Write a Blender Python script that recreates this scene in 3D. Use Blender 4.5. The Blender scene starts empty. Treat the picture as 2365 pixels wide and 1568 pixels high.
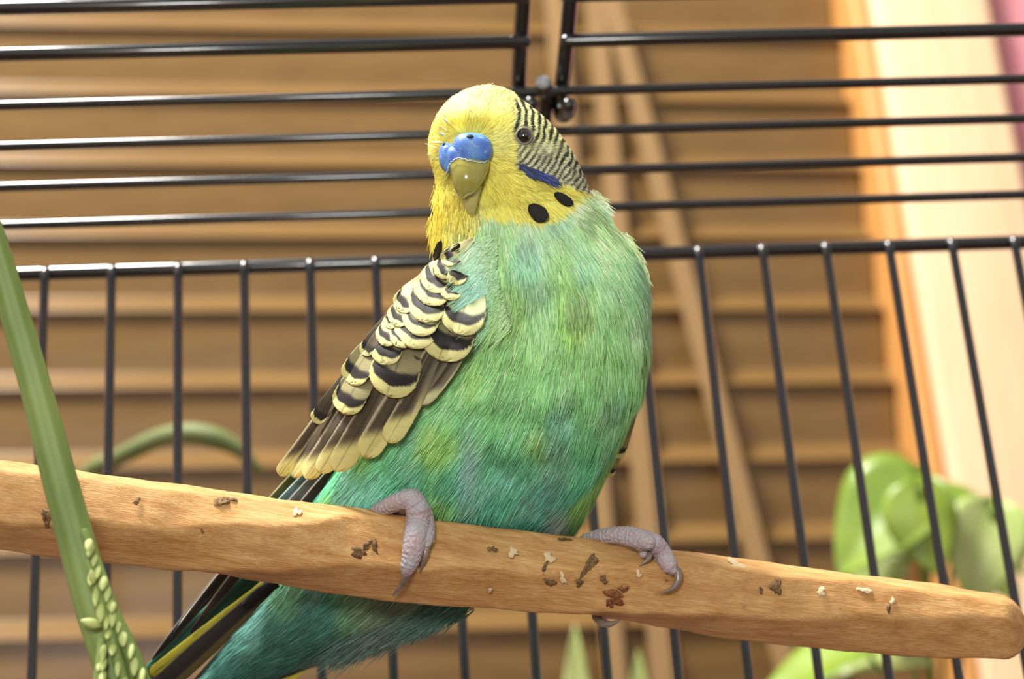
import bpy, math
import numpy as np
from mathutils import Vector, Matrix

rng = np.random.default_rng(7)
S = bpy.context.scene
COL = S.collection

# ------------------------------------------------------------------ camera
FPX = 5000.0                      # focal length in pixels of the 2365 x 1568 frame
ROLL = math.atan(752 / 10234)
PITCH = math.atan(FPX / math.hypot(752, 10234))
CAM = np.array([0.0, 0.0, 1.20])
FWD = np.array([0, math.cos(PITCH), math.sin(PITCH)])
U0 = np.array([0, -math.sin(PITCH), math.cos(PITCH)])
R0 = np.array([1.0, 0, 0])
CX = math.cos(ROLL) * R0 - math.sin(ROLL) * U0
CY = math.cos(ROLL) * U0 + math.sin(ROLL) * R0
cam = bpy.data.cameras.new('camera')
cam.sensor_fit = 'HORIZONTAL'
cam.sensor_width = 23.65
cam.lens = 23.65 * FPX / 2365
cam.clip_start = 0.01
cam.dof.use_dof = True
cam.dof.focus_distance = 0.485
cam.dof.aperture_fstop = 8.5
camo = bpy.data.objects.new('camera', cam)
COL.objects.link(camo)
M = Matrix(((CX[0], CY[0], -FWD[0], CAM[0]), (CX[1], CY[1], -FWD[1], CAM[1]),
            (CX[2], CY[2], -FWD[2], CAM[2]), (0, 0, 0, 1)))
camo.matrix_world = M
S.camera = camo

# ------------------------------------------------------------------ light
W = bpy.data.worlds.new('room_light')
S.world = W
W.use_nodes = True
W.node_tree.nodes['Background'].inputs[0].default_value = (1.0, 0.95, 0.88, 1)
W.node_tree.nodes['Background'].inputs[1].default_value = 0.58


def area(name, loc, target, size, power, color=(1, 1, 1)):
    l = bpy.data.lights.new(name, 'AREA')
    l.shape = 'DISK'
    l.size = size
    l.energy = power
    l.color = color
    o = bpy.data.objects.new(name, l)
    COL.objects.link(o)
    o.location = loc
    d = Vector(target) - Vector(loc)
    o.rotation_euler = d.to_track_quat('-Z', 'Y').to_euler()
    return o


area('ceiling_bounce_light', (-0.48, 0.12, 2.70), (0.0, 0.50, 1.42), 0.42, 60, (1.0, 0.97, 0.92))
area('camera_flash_light', (-0.05, -0.03, 1.32), (0.0, 0.45, 1.42), 0.09, 1.1, (1, 0.98, 0.95))
S.view_settings.view_transform = 'Standard'
S.view_settings.look = 'None'
S.view_settings.gamma = 1.0
S.view_settings.exposure = 0.0
S.view_settings.use_curve_mapping = False


# ------------------------------------------------------------------ helpers
def ray(px, py):
    return FWD + CX * (px - 1182.5) / FPX - CY * (py - 784) / FPX


def at(px, py, depth):
    return CAM + ray(px, py) * depth


def hit(px, py, p0, n):
    r = ray(px, py)
    return CAM + r * (np.dot(p0 - CAM, n) / np.dot(r, n))


D0 = 0.50                         # the bird's distance: 10 px = 1 mm there


def toW(p):
    """bird space (picture right, picture down, towards viewer; 0.1 mm units) -> world"""
    p = np.asarray(p, float)
    d = D0 - p[..., 2] * 1e-4
    x = (p[..., 0] - 1182.5) / FPX
    y = (p[..., 1] - 784) / FPX
    return CAM + d[..., None] * (FWD + x[..., None] * CX - y[..., None] * CY)


def lin(c):
    c = np.clip(np.asarray(c, float) / 255.0, 0, 1)
    return np.where(c <= 0.04045, c / 12.92, ((c + 0.055) / 1.055) ** 2.4)


def mesh_obj(name, verts, faces, mat, parent=None, smooth=True, col=None, uv=None):
    me = bpy.data.meshes.new(name)
    verts = np.asarray(verts, float)
    if isinstance(faces, np.ndarray):
        n, k = faces.shape
        me.vertices.add(len(verts))
        me.vertices.foreach_set('co', verts.ravel())
        me.loops.add(n * k)
        me.loops.foreach_set('vertex_index', faces.ravel().astype(np.int32))
        me.polygons.add(n)
        me.polygons.foreach_set('loop_start', np.arange(0, n * k, k, dtype=np.int32))
        me.update(calc_edges=True)
    else:
        me.from_pydata([tuple(v) for v in verts], [], [tuple(f) for f in faces])
    if smooth:
        me.polygons.foreach_set('use_smooth', np.ones(len(me.polygons), bool))
    if col is not None:
        a = me.color_attributes.new('col', 'FLOAT_COLOR', 'POINT')
        c4 = np.ones((len(verts), 4))
        c4[:, :3] = col
        a.data.foreach_set('color', c4.ravel())
    if uv is not None:
        a = me.attributes.new('fuv', 'FLOAT_VECTOR', 'POINT')
        u3 = np.zeros((len(verts), 3))
        u3[:, :uv.shape[1]] = uv
        a.data.foreach_set('vector', u3.ravel())
    me.validate()
    me.update()
    if mat:
        me.materials.append(mat)
    o = bpy.data.objects.new(name, me)
    COL.objects.link(o)
    if parent:
        put_under(o, parent)
    return o


def put_under(o, parent):
    o.parent = parent
    o.matrix_parent_inverse = Matrix.Translation(-Vector(world_loc(parent)))


def world_loc(o):
    v = Vector(o.location)
    # parents in this script are only ever translated, and parts keep their world coordinates
    return v if o.parent is None else Vector((0, 0, 0))


def empty(name, loc):
    o = bpy.data.objects.new(name, None)
    o.empty_display_size = 0.02
    COL.objects.link(o)
    o.location = tuple(loc)
    return o


def tag(o, label, cat, group=None):
    o['label'] = label
    o['category'] = cat
    if group:
        o['group'] = group


def grid_faces(nr, nc, closed=True):
    """quads of nr rings by nc points"""
    i = np.arange(nr - 1)[:, None]
    j = np.arange(nc if closed else nc - 1)[None, :]
    j2 = (j + 1) % nc
    f = np.stack([i * nc + j, i * nc + j2, (i + 1) * nc + j2, (i + 1) * nc + j], -1)
    return f.reshape(-1, 4)


def frames(P):
    """parallel-transport frames of a polyline"""
    P = np.asarray(P, float)
    T = np.gradient(P, axis=0)
    T /= np.linalg.norm(T, axis=1)[:, None] + 1e-12
    a = np.array([0, 0, 1.0]) if abs(T[0, 2]) < 0.8 else np.array([1.0, 0, 0])
    n = a - T[0] * np.dot(a, T[0])
    n /= np.linalg.norm(n)
    N = [n]
    for k in range(1, len(P)):
        n = N[-1] - T[k] * np.dot(N[-1], T[k])
        n /= np.linalg.norm(n) + 1e-12
        N.append(n)
    N = np.array(N)
    return T, N, np.cross(T, N)


def tube_geo(P, r, nseg=12, cap=True, prof=None):
    P = np.asarray(P, float)
    r = np.broadcast_to(np.asarray(r, float), (len(P),))
    T, N, B = frames(P)
    if cap:   # rounded ends: two extra shrinking rings each side
        P = np.concatenate([[P[0] - T[0] * r[0] * .95], [P[0] - T[0] * r[0] * .7], P,
                            [P[-1] + T[-1] * r[-1] * .7], [P[-1] + T[-1] * r[-1] * .95]])
        r = np.concatenate([[r[0] * .3, r[0] * .72], r, [r[-1] * .72, r[-1] * .3]])
        N = np.concatenate([[N[0], N[0]], N, [N[-1], N[-1]]])
        B = np.concatenate([[B[0], B[0]], B, [B[-1], B[-1]]])
    th = np.linspace(0, 2 * math.pi, nseg, endpoint=False)
    pr = np.ones(nseg) if prof is None else prof(th)
    V = P[:, None] + (r[:, None] * pr)[..., None] * (np.cos(th)[None, :, None] * N[:, None] + np.sin(th)[None, :, None] * B[:, None])
    nr = len(P)
    F = [tuple(f) for f in grid_faces(nr, nseg)]
    if cap:
        F.append(tuple(range(nseg - 1, -1, -1)))
        F.append(tuple(range((nr - 1) * nseg, nr * nseg)))
    return V.reshape(-1, 3), F


def tube(name, P, r, mat, parent=None, nseg=12, prof=None, cap=True):
    V, F = tube_geo(P, r, nseg, cap, prof)
    return mesh_obj(name, V, F, mat, parent)


def spline(pts, n):
    """Catmull-Rom through pts (k,d) resampled to n points"""
    p = np.asarray(pts, float)
    p = np.concatenate([[2 * p[0] - p[1]], p, [2 * p[-1] - p[-2]]])
    k = len(p) - 3
    t = np.linspace(0, k - 1e-9, n)
    i = t.astype(int)
    f = (t - i)[:, None]
    a, b, c, d = p[i], p[i + 1], p[i + 2], p[i + 3]
    return .5 * (2 * b + (c - a) * f + (2 * a - 5 * b + 4 * c - d) * f ** 2 + (3 * b - a - 3 * c + d) * f ** 3)


def vnoise(p, scale, seed=0):
    """cheap smooth value noise of points (n,3) in 0..1"""
    q = np.asarray(p, float) / scale + seed * 17.31
    i = np.floor(q).astype(np.int64)
    f = q - i
    f = f * f * (3 - 2 * f)
    out = np.zeros(len(q))
    for dx in (0, 1):
        for dy in (0, 1):
            for dz in (0, 1):
                h = (i[:, 0] + dx) * 374761393 + (i[:, 1] + dy) * 668265263 + (i[:, 2] + dz) * 2147483647 + seed * 1274126177
                h = (h ^ (h >> 13)) * 1274126177
                h = ((h ^ (h >> 16)) & 0xFFFF) / 65535.0
                out += h * (f[:, 0] if dx else 1 - f[:, 0]) * (f[:, 1] if dy else 1 - f[:, 1]) * (f[:, 2] if dz else 1 - f[:, 2])
    return out


def sstep(a, b, x):
    t = np.clip((x - a) / (b - a), 0, 1)
    return t * t * (3 - 2 * t)


def mix(a, b, t):
    t = np.asarray(t)[..., None]
    return a * (1 - t) + b * t


# ------------------------------------------------------------------ materials
def mat_base(name, color=(200, 200, 200), rough=0.5, spec=0.5, coat=0.0):
    m = bpy.data.materials.new(name)
    m.use_nodes = True
    b = m.node_tree.nodes['Principled BSDF']
    b.inputs['Base Color'].default_value = (*lin(color), 1)
    b.inputs['Roughness'].default_value = rough
    b.inputs['Specular IOR Level'].default_value = spec
    b.inputs['Coat Weight'].default_value = coat
    return m, m.node_tree, b


def add(nt, kind, **kw):
    n = nt.nodes.new(kind)
    for k, v in kw.items():
        if k in n.inputs:
            n.inputs[k].default_value = v
        else:
            setattr(n, k, v)
    return n


def noise_mat(name, c1, c2, scale=20, stretch=(1, 1, 1), rough=.5, spec=.5, bump=0.0, detail=4, coat=0.0, bscale=None):
    m, nt, b = mat_base(name, c1, rough, spec, coat)
    tc = add(nt, 'ShaderNodeTexCoord')
    mp = add(nt, 'ShaderNodeMapping')
    mp.inputs['Scale'].default_value = stretch
    nz = add(nt, 'ShaderNodeTexNoise', Scale=scale, Detail=detail)
    nt.links.new(tc.outputs['Object'], mp.inputs['Vector'])
    nt.links.new(mp.outputs['Vector'], nz.inputs['Vector'])
    rp = add(nt, 'ShaderNodeValToRGB')
    rp.color_ramp.elements[0].position = .3
    rp.color_ramp.elements[1].position = .7
    rp.color_ramp.elements[0].color = (*lin(c1), 1)
    rp.color_ramp.elements[1].color = (*lin(c2), 1)
    nt.links.new(nz.outputs['Fac'], rp.inputs['Fac'])
    nt.links.new(rp.outputs['Color'], b.inputs['Base Color'])
    if bump:
        src = nz
        if bscale:
            src = add(nt, 'ShaderNodeTexNoise', Scale=bscale, Detail=3.0)
            nt.links.new(mp.outputs['Vector'], src.inputs['Vector'])
        bp = add(nt, 'ShaderNodeBump', Strength=bump, Distance=0.001)
        nt.links.new(src.outputs['Fac'], bp.inputs['Height'])
        nt.links.new(bp.outputs['Normal'], b.inputs['Normal'])
    return m


def attr_mat(name, rough=.6, spec=.25, streak=None, sheen=0.0, transl=0.0):
    m, nt, b = mat_base(name, (255, 255, 255), rough, spec)
    at_ = add(nt, 'ShaderNodeAttribute', attribute_name='col')
    src = at_.outputs['Color']
    if streak:
        uv = add(nt, 'ShaderNodeAttribute', attribute_name='fuv')
        mp = add(nt, 'ShaderNodeMapping')
        mp.inputs['Scale'].default_value = (streak[0], streak[1], 1)
        nz = add(nt, 'ShaderNodeTexNoise', Scale=1.0, Detail=2.0)
        nt.links.new(uv.outputs['Vector'], mp.inputs['Vector'])
        nt.links.new(mp.outputs['Vector'], nz.inputs['Vector'])
        mr = add(nt, 'ShaderNodeMapRange')
        mr.inputs['To Min'].default_value = .62
        mr.inputs['To Max'].default_value = 1.30
        nt.links.new(nz.outputs['Fac'], mr.inputs['Value'])
        mx = add(nt, 'ShaderNodeMix', data_type='RGBA', blend_type='MULTIPLY')
        mx.inputs[0].default_value = 1
        nt.links.new(src, mx.inputs[6])
        nt.links.new(mr.outputs['Result'], mx.inputs[7])
        src = mx.outputs[2]
        bp = add(nt, 'ShaderNodeBump', Strength=.35, Distance=0.0003)
        nt.links.new(nz.outputs['Fac'], bp.inputs['Height'])
        nt.links.new(bp.outputs['Normal'], b.inputs['Normal'])
    nt.links.new(src, b.inputs['Base Color'])
    b.inputs['Sheen Weight'].default_value = sheen
    if transl:
        tr = add(nt, 'ShaderNodeBsdfTranslucent')
        nt.links.new(src, tr.inputs['Color'])
        ms = add(nt, 'ShaderNodeMixShader')
        ms.inputs[0].default_value = transl
        nt.links.new(b.outputs[0], ms.inputs[1])
        nt.links.new(tr.outputs[0], ms.inputs[2])
        nt.links.new(ms.outputs[0], nt.nodes['Material Output'].inputs['Surface'])
    return m


M_WIRE = noise_mat('black_wire_paint', (14, 14, 15), (22, 22, 24), 900, rough=.22, spec=.6, coat=.6)
M_CUT = noise_mat('bare_wire_end', (150, 155, 160), (190, 195, 200), 1500, rough=.4)
M_SLAT = noise_mat('tan_slat', (112, 84, 46), (124, 95, 55), 3, (3, 60, 60), rough=.30, spec=.45, detail=5)
M_TAPE = noise_mat('tan_ladder_tape', (130, 100, 60), (140, 109, 68), 400, rough=.8)
M_CASING = noise_mat('varnished_pale_wood', (222, 186, 146), (230, 198, 160), 6, (40, 40, 2), rough=.6, spec=.5)
M_PINK = noise_mat('pink_wall_paint', (205, 130, 140), (212, 140, 148), 60, rough=.7, bump=.05)
M_GLASS, _nt, _b = mat_base('night_window_glass', (30, 32, 36), .05, .5)
M_FEATHER = attr_mat('feather_vane', .55, .3, (170, 5), transl=.08)
M_FLUFF = attr_mat('feather_barbs', .6, .2, transl=.10)
M_SKIN = attr_mat('feather_base', .8, .1)


# ================================================================== the setting behind the cage
PSI_B = math.radians(9.0)
HB = np.array([math.cos(PSI_B), math.sin(PSI_B), 0])
NB = np.array([math.sin(PSI_B), -math.cos(PSI_B), 0])      # towards the room
UP = np.array([0, 0, 1.0])
PB = at(1182, 714, 1.15)                                    # room-side edge of one slat


def local_box(name, o, x0, x1, y0, y1, z0, z1, mat, parent=None, bevel=0.0):
    """box in the window's frame: x along the wall, y out into the room, z up, about point o"""
    V = [o + HB * x + NB * y + UP * z for z in (z0, z1) for y in (y0, y1) for x in (x0, x1)]
    F = [(0, 1, 3, 2), (4, 6, 7, 5), (0, 4, 5, 1), (2, 3, 7, 6), (0, 2, 6, 4), (1, 5, 7, 3)]
    ob = mesh_obj(name, V, F, mat, parent, smooth=False)
    if bevel:
        md = ob.modifiers.new('bevel', 'BEVEL')
        md.width = bevel
        md.segments = 3
        ob.data.polygons.foreach_set('use_smooth', np.ones(len(ob.data.polygons), bool))
    return ob


def struct(o):
    o['kind'] = 'structure'
    return o


# right-hand window casing: position from the photograph's vertical edge
PC = hit(2098, 500, PB + NB * 0.03, NB)
xc0 = np.dot(PC - PB, HB)
xe = np.dot(hit(2335, 250, PB + NB * 0.03, NB) - PB, HB)
ZLO, ZHI = -0.42, 0.55
struct(local_box('trim_1', PB, xc0, xe, -0.075, 0.030, ZLO, ZHI, M_CASING, bevel=.004))
M_EDGE = noise_mat('orange_wood_edge', (196, 136, 70), (208, 150, 84), 6, (40, 40, 2), rough=.5)
struct(local_box('trim_4', PB, xc0 - .010, xc0 - .0005, -0.075, 0.024, ZLO, ZHI, M_EDGE, bevel=.003))  # separate darker orange strip along the casing's left edge
struct(local_box('wall_back', PB, xe, xe + 1.2, -0.20, 0.010, -1.3, ZHI + .6, M_PINK))
struct(local_box('wall_left', PB, -1.9, -0.80, -0.20, 0.010, -1.3, ZHI + .6, M_PINK))
struct(local_box('trim_2', PB, -0.80, -0.72, -0.075, 0.030, ZLO, ZHI, M_CASING, bevel=.009))
struct(local_box('trim_3', PB, -0.82, xe + .02, -0.10, 0.13, ZLO - .03, ZLO, M_CASING, bevel=.008))
struct(local_box('window_1', PB, -0.72, xc0, -0.105, -0.095, ZLO, ZHI, M_GLASS))

M_FLOOR = noise_mat('brown_floor_boards', (96, 66, 42), (120, 84, 54), 4, (1, 14, 1), rough=.5)
struct(mesh_obj('floor', [(-2.2, -1.6, -.02), (2.4, -1.6, -.02), (2.4, 1.9, -.02), (-2.2, 1.9, -.02), (-2.2, -1.6, 0), (2.4, -1.6, 0), (2.4, 1.9, 0), (-2.2, 1.9, 0)],
                [(0, 3, 2, 1), (4, 5, 6, 7), (0, 1, 5, 4), (1, 2, 6, 5), (2, 3, 7, 6), (3, 0, 4, 7)], M_FLOOR, smooth=False))

# venetian blind
blind = empty('venetian_blind', PB + UP * ZLO)
tag(blind, 'closed tan wooden venetian blind hanging behind the bird cage', 'window blind')
zA = np.dot(hit(1800, 715, PB, NB) - PB, UP)
zB = np.dot(hit(1800, 1247, PB, NB) - PB, UP)
PER = (zA - zB) / 3


def slat_mesh():
    """slat shaped for light and shade: added flared lower lip, nearly upright upper face"""
    x0, x1 = -0.715, xc0 - 0.0115
    face = [(0.0, 0.0), (-.0002, .0012), (-.0100, .0115), (-.0118, .0134), (-.0120, .0146), (-.0082, PER * .6), (-.0032, PER * 1.05)]
    pts = face + [(y - .0025, z) for y, z in reversed(face)]
    V, F = [], []
    m = len(pts)
    for x in (x0, x1):
        for (y, z) in pts:
            V.append(HB * x + NB * y + UP * z)
    for k in range(m):
        F.append((k, (k + 1) % m, m + (k + 1) % m, m + k))
    F.append(tuple(range(m - 1, -1, -1)))
    F.append(tuple(range(m, 2 * m)))
    return V, F


sv, sf = slat_mesh()
sme = bpy.data.meshes.new('slat')
sme.from_pydata([tuple(v) for v in sv], [], sf)
sme.materials.append(M_SLAT)
zb0 = zA
for k in range(-9, 13):
    z = zb0 + k * PER
    if z < ZLO + .02 or z > ZHI - .05:
        continue
    o = bpy.data.objects.new('slat', sme)
    COL.objects.link(o)
    o.parent = blind
    o.location = Vector(PB + UP * z) - Vector(blind.location)
local_box('head_rail', PB, -0.715, xc0 - .0115, -0.06, 0.0, ZHI - .045, ZHI, M_SLAT, blind)
for px, py in ((1475, 1000), (1385, 1150)):
    q = hit(px, py, PB + NB * 0.004, NB)
    x = np.dot(q - PB, HB)
    local_box('ladder_tape', PB, x - .0055, x + .0055, 0.0015, 0.0028, ZLO + .03, ZHI - .045, M_TAPE, blind)
# the slanting lift tape
q0 = hit(1400, -40, PB + NB * 0.010, NB)
q1 = hit(1840, 1640, PB + NB * 0.010, NB)
d = (q1 - q0)
for (a, b_) in ((q0, q1),):
    side = np.cross(d / np.linalg.norm(d), NB)
    V = [a + side * .0055, a - side * .0055, b_ - side * .0055, b_ + side * .0055]
    V += [v + NB * .0012 for v in V]
    mesh_obj('lift_tape', V, [(0, 1, 2, 3), (7, 6, 5, 4), (0, 4, 5, 1), (1, 5, 6, 2), (2, 6, 7, 3), (3, 7, 4, 0)], M_TAPE, blind, smooth=False)

# ================================================================== the cage
PSI_W = math.radians(5.0)
HW = np.array([math.cos(PSI_W), math.sin(PSI_W), 0])
NW = np.array([math.sin(PSI_W), -math.cos(PSI_W), 0])
PW = at(1182, 597, 0.63)
cage = empty('bird_cage', PW - UP * 0.20)
tag(cage, 'black glossy wire cage with upright back wires and sloping barred roof', 'bird cage')
XL = np.dot(hit(-640, 648, PW, NW) - PW, HW)
XR = np.dot(hit(3020, 545, PW, NW) - PW, HW)
RW, RR = .00135, .0021           # wire and frame rod radii
line = lambda a, b, n=2: np.array([a + (b - a) * t for t in np.linspace(0, 1, n)])
tube('eaves_rod', line(PW + HW * XL, PW + HW * XR), RR, M_WIRE, cage, 16)
x107 = np.dot(hit(107, 628, PW, NW) - PW, HW)
wl_off = NW * (RR + RW * .55)
top = -0.0004
me0 = None
for k in range(-4, 20):
    x = x107 + k * .01882
    a = PW + HW * x + wl_off + UP * top
    P = [a - UP * .215, a - UP * .1, a - UP * .02, a - UP * .004, a - UP * .0012, a - NW * .0004, a - NW * .0010 + UP * .0006]
    o = tube('back_wire', P, RW, M_WIRE, cage, 10)
tube('base_rod', line(PW + HW * XL - UP * .205, PW + HW * XR - UP * .205), RR, M_WIRE, cage, 12)
# sloping roof
EL = math.radians(25)
RD = NW * math.cos(EL) + UP * math.sin(EL)
NR = np.cross(HW, RD)
NR = NR / np.linalg.norm(NR)
if NR[2] > 0:
    NR = -NR                       # roof normal pointing down into the cage


def roof_at(px, py, off=0.0):
    return hit(px, py, PW + NR * off, NR)


def roof_bar(name, y, x0px, x1px, r, off=0.0, n=2):
    c = roof_at(1182, y, off)
    a = np.dot(roof_at(x0px, y, off) - c, HW)
    b = np.dot(roof_at(x1px, y, off) - c, HW)
    return tube(name, line(c + HW * a, c + HW * b), r, M_WIRE, cage, 14)


for y in (213, 306, 398, 485):
    roof_bar('roof_wire', y, -640, 3020, RW)
for y in (97, -8):
    roof_bar('flap_rod', y, -640, 1212, RR * .92, -.0034)
    roof_bar('flap_rod', y, 1308, 3020, RR * .92, -.0034)


def px_path(pts, n):
    """(px, py, offset from the roof plane into the cage in mm)"""
    return spline(np.array([roof_at(a, b, c * .001) for a, b, c in pts]), n)


for pts in ([(1213, -60, -6.2), (1205, 60, -6.2), (1200, 150, -6.0), (1199, 205, -5.2), (1207, 236, -3.0), (1222, 246, 0.5), (1226, 238, 3.0)],
            [(1322, -60, -6.2), (1312, 60, -6.2), (1303, 150, -6.0), (1297, 205, -5.2), (1294, 245, -3.5), (1300, 266, 0.5), (1309, 260, 3.2), (1313, 243, 4.6)],
            [(1252, 330, -3.0), (1258, 275, -4.0), (1261, 235, -4.4), (1260, 207, -3.4), (1257, 193, -0.6), (1255, 197, 1.6)]):
    P = px_path(pts, 60)
    tube('hinge_hook', P, RR * 1.02, M_WIRE, cage, 14)
e1 = px_path([(1252, 192, .9), (1255, 190, 2.3)], 3)
tube('hook_end', e1, RR * .93, M_CUT, cage, 14)

# ================================================================== the perch
PU = np.array([-160, 0, 400, 700, 1000, 1300, 1550, 1800, 2000, 2200, 2300, 2345, 2366, 2374])
PT = np.interp(PU, [-160, 0, 200, 400, 700, 1000, 1300, 1550, 1800, 2000, 2200, 2340, 2400], [1040, 1062, 1088, 1115, 1155, 1197, 1237, 1268, 1300, 1325, 1350, 1372, 1380])
PBt = np.interp(PU, [-160, 0, 200, 400, 600, 800, 1000, 1200, 1400, 1600, 1800, 2000, 2200, 2310, 2400], [1253, 1272, 1293, 1322, 1350, 1378, 1400, 1420, 1440, 1465, 1490, 1513, 1530, 1538, 1545])


def perch_c(u):
    return np.interp(u, PU, (PT + PBt) / 2)


def perch_r(u):
    return np.interp(u, PU, (PBt - PT) / 2) * .985


def perch_w(u):
    return np.interp(u, [-200, 1100, 2400], [200, 20, -130])


def build_perch():
    us = np.concatenate([np.linspace(-160, 2310, 260), 2310 + 60 * np.sin(np.linspace(0.12, 1.0, 9) * math.pi / 2)])
    nth = 96
    th = np.linspace(0, 2 * math.pi, nth, endpoint=False)
    V = []
    ku = [-160, 100, 430, 700, 870, 1000, 1250, 1500, 1700, 2000, 2300]
    ridges = np.array([[-50, -54, -56, -75, -100, -115, -125, -135, -140, -150, -165], [26, 16, 0, -29, -63, -75, -85, -92, -98, -105, -110],
                       [110, 95, 68, 29, 14, 6, -5, -34, -45, -50, -48], [170, 160, 130, 100, 90, 80, 62, 37, 25, 5, -15],
                       [235, 225, 205, 180, 170, 160, 140, 115, 95, 75, 55], [275, 265, 262, 245, 235, 225, 210, 190, 170, 150, 130]], float)
    for u in us:
        r = perch_r(u)
        wv = 2.5 * math.sin(u / 47.) + 1.5 * math.sin(u / 19.)
        cor = np.radians(np.sort([(90 + np.interp(u, ku, rr_) + wv) % 360 for rr_ in ridges]))
        nxt = np.concatenate([cor[1:], [cor[0] + 2 * math.pi]])
        prof = np.full(nth, 1.0)
        for a_, b_ in zip(cor, nxt):
            mid, half = (a_ + b_) / 2, (b_ - a_) / 2
            dd = np.abs((th - mid + math.pi) % (2 * math.pi) - math.pi)
            ins = dd <= half
            hh = min(half, .75)
            prof = np.where(ins, np.minimum(1.045 * math.cos(hh) / np.maximum(np.cos(np.minimum(dd, 1.2)), .3), 1.02), prof)
        prof = .9 * prof + .09
        if u > 2310:
            prof = prof * (1 - ((u - 2310) / 60.) ** 2.6 * .62)
        wob = 1 + .012 * np.sin(u / 63. + 2 * th) + .008 * np.sin(u / 21. + 3 * th)
        rr = r * prof * wob
        V.append(np.stack([u + 0 * th + 0.125 * rr * np.cos(th) * 0, perch_c(u) - rr * np.cos(th), perch_w(u) + rr * np.sin(th)], -1))
    V = np.array(V)
    F = [tuple(f) for f in grid_faces(len(us), nth)]
    F.append(tuple(range(nth)))
    F.append(tuple(range(len(us) * nth - 1, (len(us) - 1) * nth - 1, -1)))
    flat = V.reshape(-1, 3)
    return flat, F


def perch_material():
    m, nt, b = mat_base('sanded_branch_wood', (205, 150, 92), .62, .25)
    uv = add(nt, 'ShaderNodeAttribute', attribute_name='fuv')          # perch coordinates in cm
    rgb = lambda c: (*lin(c), 1)

    def nz(sx, sy, scale, detail=4.0, rough=.55):
        mp = add(nt, 'ShaderNodeMapping')
        mp.inputs['Scale'].default_value = (sx, sy, sy)
        n = add(nt, 'ShaderNodeTexNoise', Scale=scale, Detail=detail, Roughness=rough)
        nt.links.new(uv.outputs['Vector'], mp.inputs['Vector'])
        nt.links.new(mp.outputs['Vector'], n.inputs['Vector'])
        return n

    def ramp(src, p0, p1, c0, c1):
        r = add(nt, 'ShaderNodeValToRGB')
        r.color_ramp.elements[0].position = p0
        r.color_ramp.elements[1].position = p1
        r.color_ramp.elements[0].color = c0
        r.color_ramp.elements[1].color = c1
        nt.links.new(src, r.inputs['Fac'])
        return r.outputs['Color']

    def mixc(f, a, bb, mode='MIX', fac=None):
        mx = add(nt, 'ShaderNodeMix', data_type='RGBA', blend_type=mode)
        if f is not None:
            nt.links.new(f, mx.inputs[0])
        else:
            mx.inputs[0].default_value = fac
        for s, i in ((a, 6), (bb, 7)):
            if isinstance(s, tuple):
                mx.inputs[i].default_value = s
            else:
                nt.links.new(s, mx.inputs[i])
        return mx.outputs[2]
    g1 = nz(.5, 4, 1.4, 5)
    g2 = nz(1.2, 26, 1.5, 3)
    g3 = nz(.7, .9, 1.1, 3)
    base = ramp(g1.outputs['Fac'], .3, .72, rgb((196, 144, 84)), rgb((228, 186, 126)))
    fine = ramp(g2.outputs['Fac'], .35, .65, rgb((214, 205, 195)), rgb((255, 255, 255)))
    c = mixc(None, base, fine, 'MULTIPLY', .8)
    blot = ramp(g3.outputs['Fac'], .52, .75, (0, 0, 0, 1), (1, 1, 1, 1))
    bl = add(nt, 'ShaderNodeMath', operation='MULTIPLY')
    bl.inputs[1].default_value = .45
    nt.links.new(blot, bl.inputs[0])
    c = mixc(bl.outputs[0], c, rgb((160, 100, 52)))
    # grime patches: small irregular stains
    s1 = nz(1.2, 1.6, 2.3, 6, .7)
    st = ramp(s1.outputs['Fac'], .66, .74, (0, 0, 0, 1), (1, 1, 1, 1))
    sl = add(nt, 'ShaderNodeMath', operation='MULTIPLY')
    sl.inputs[1].default_value = .75
    nt.links.new(st, sl.inputs[0])
    c = mixc(sl.outputs[0], c, rgb((104, 66, 36)))
    s2 = nz(1.6, 2.6, 3.1, 5, .7)
    sp = ramp(s2.outputs['Fac'], .68, .73, (0, 0, 0, 1), (1, 1, 1, 1))
    sm = add(nt, 'ShaderNodeMath', operation='MULTIPLY')
    sm.inputs[1].default_value = .7
    nt.links.new(sp, sm.inputs[0])
    c = mixc(sm.outputs[0], c, rgb((236, 214, 178)))
    nt.links.new(c, b.inputs['Base Color'])
    bp = add(nt, 'ShaderNodeBump', Strength=.35, Distance=.0005)
    nt.links.new(g2.outputs['Fac'], bp.inputs['Height'])
    bp2 = add(nt, 'ShaderNodeBump', Strength=.3, Distance=.0008)
    nt.links.new(s1.outputs['Fac'], bp2.inputs['Height'])
    nt.links.new(bp.outputs['Normal'], bp2.inputs['Normal'])
    nt.links.new(bp2.outputs['Normal'], b.inputs['Normal'])
    return m


pv, pf = build_perch()
perch = empty('wooden_perch', toW(np.array([1100, perch_c(1100) + 98, 20])))
tag(perch, 'thick pale wooden branch perch with carved facets under the budgie', 'perch')
mesh_obj('branch', toW(pv), pf, perch_material(), perch, uv=np.stack([pv[:, 0] / 100, (pv[:, 1] - perch_c(pv[:, 0])) / 100, pv[:, 2] / 100], -1))


def perch_surf(u, v):
    """depth of the perch's near surface at a picture point"""
    r = perch_r(u) * .985
    dv = np.clip((np.asarray(v, float) - perch_c(u)) / r, -1, 1)
    return perch_w(u) + r * np.sqrt(1 - dv * dv)


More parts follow.
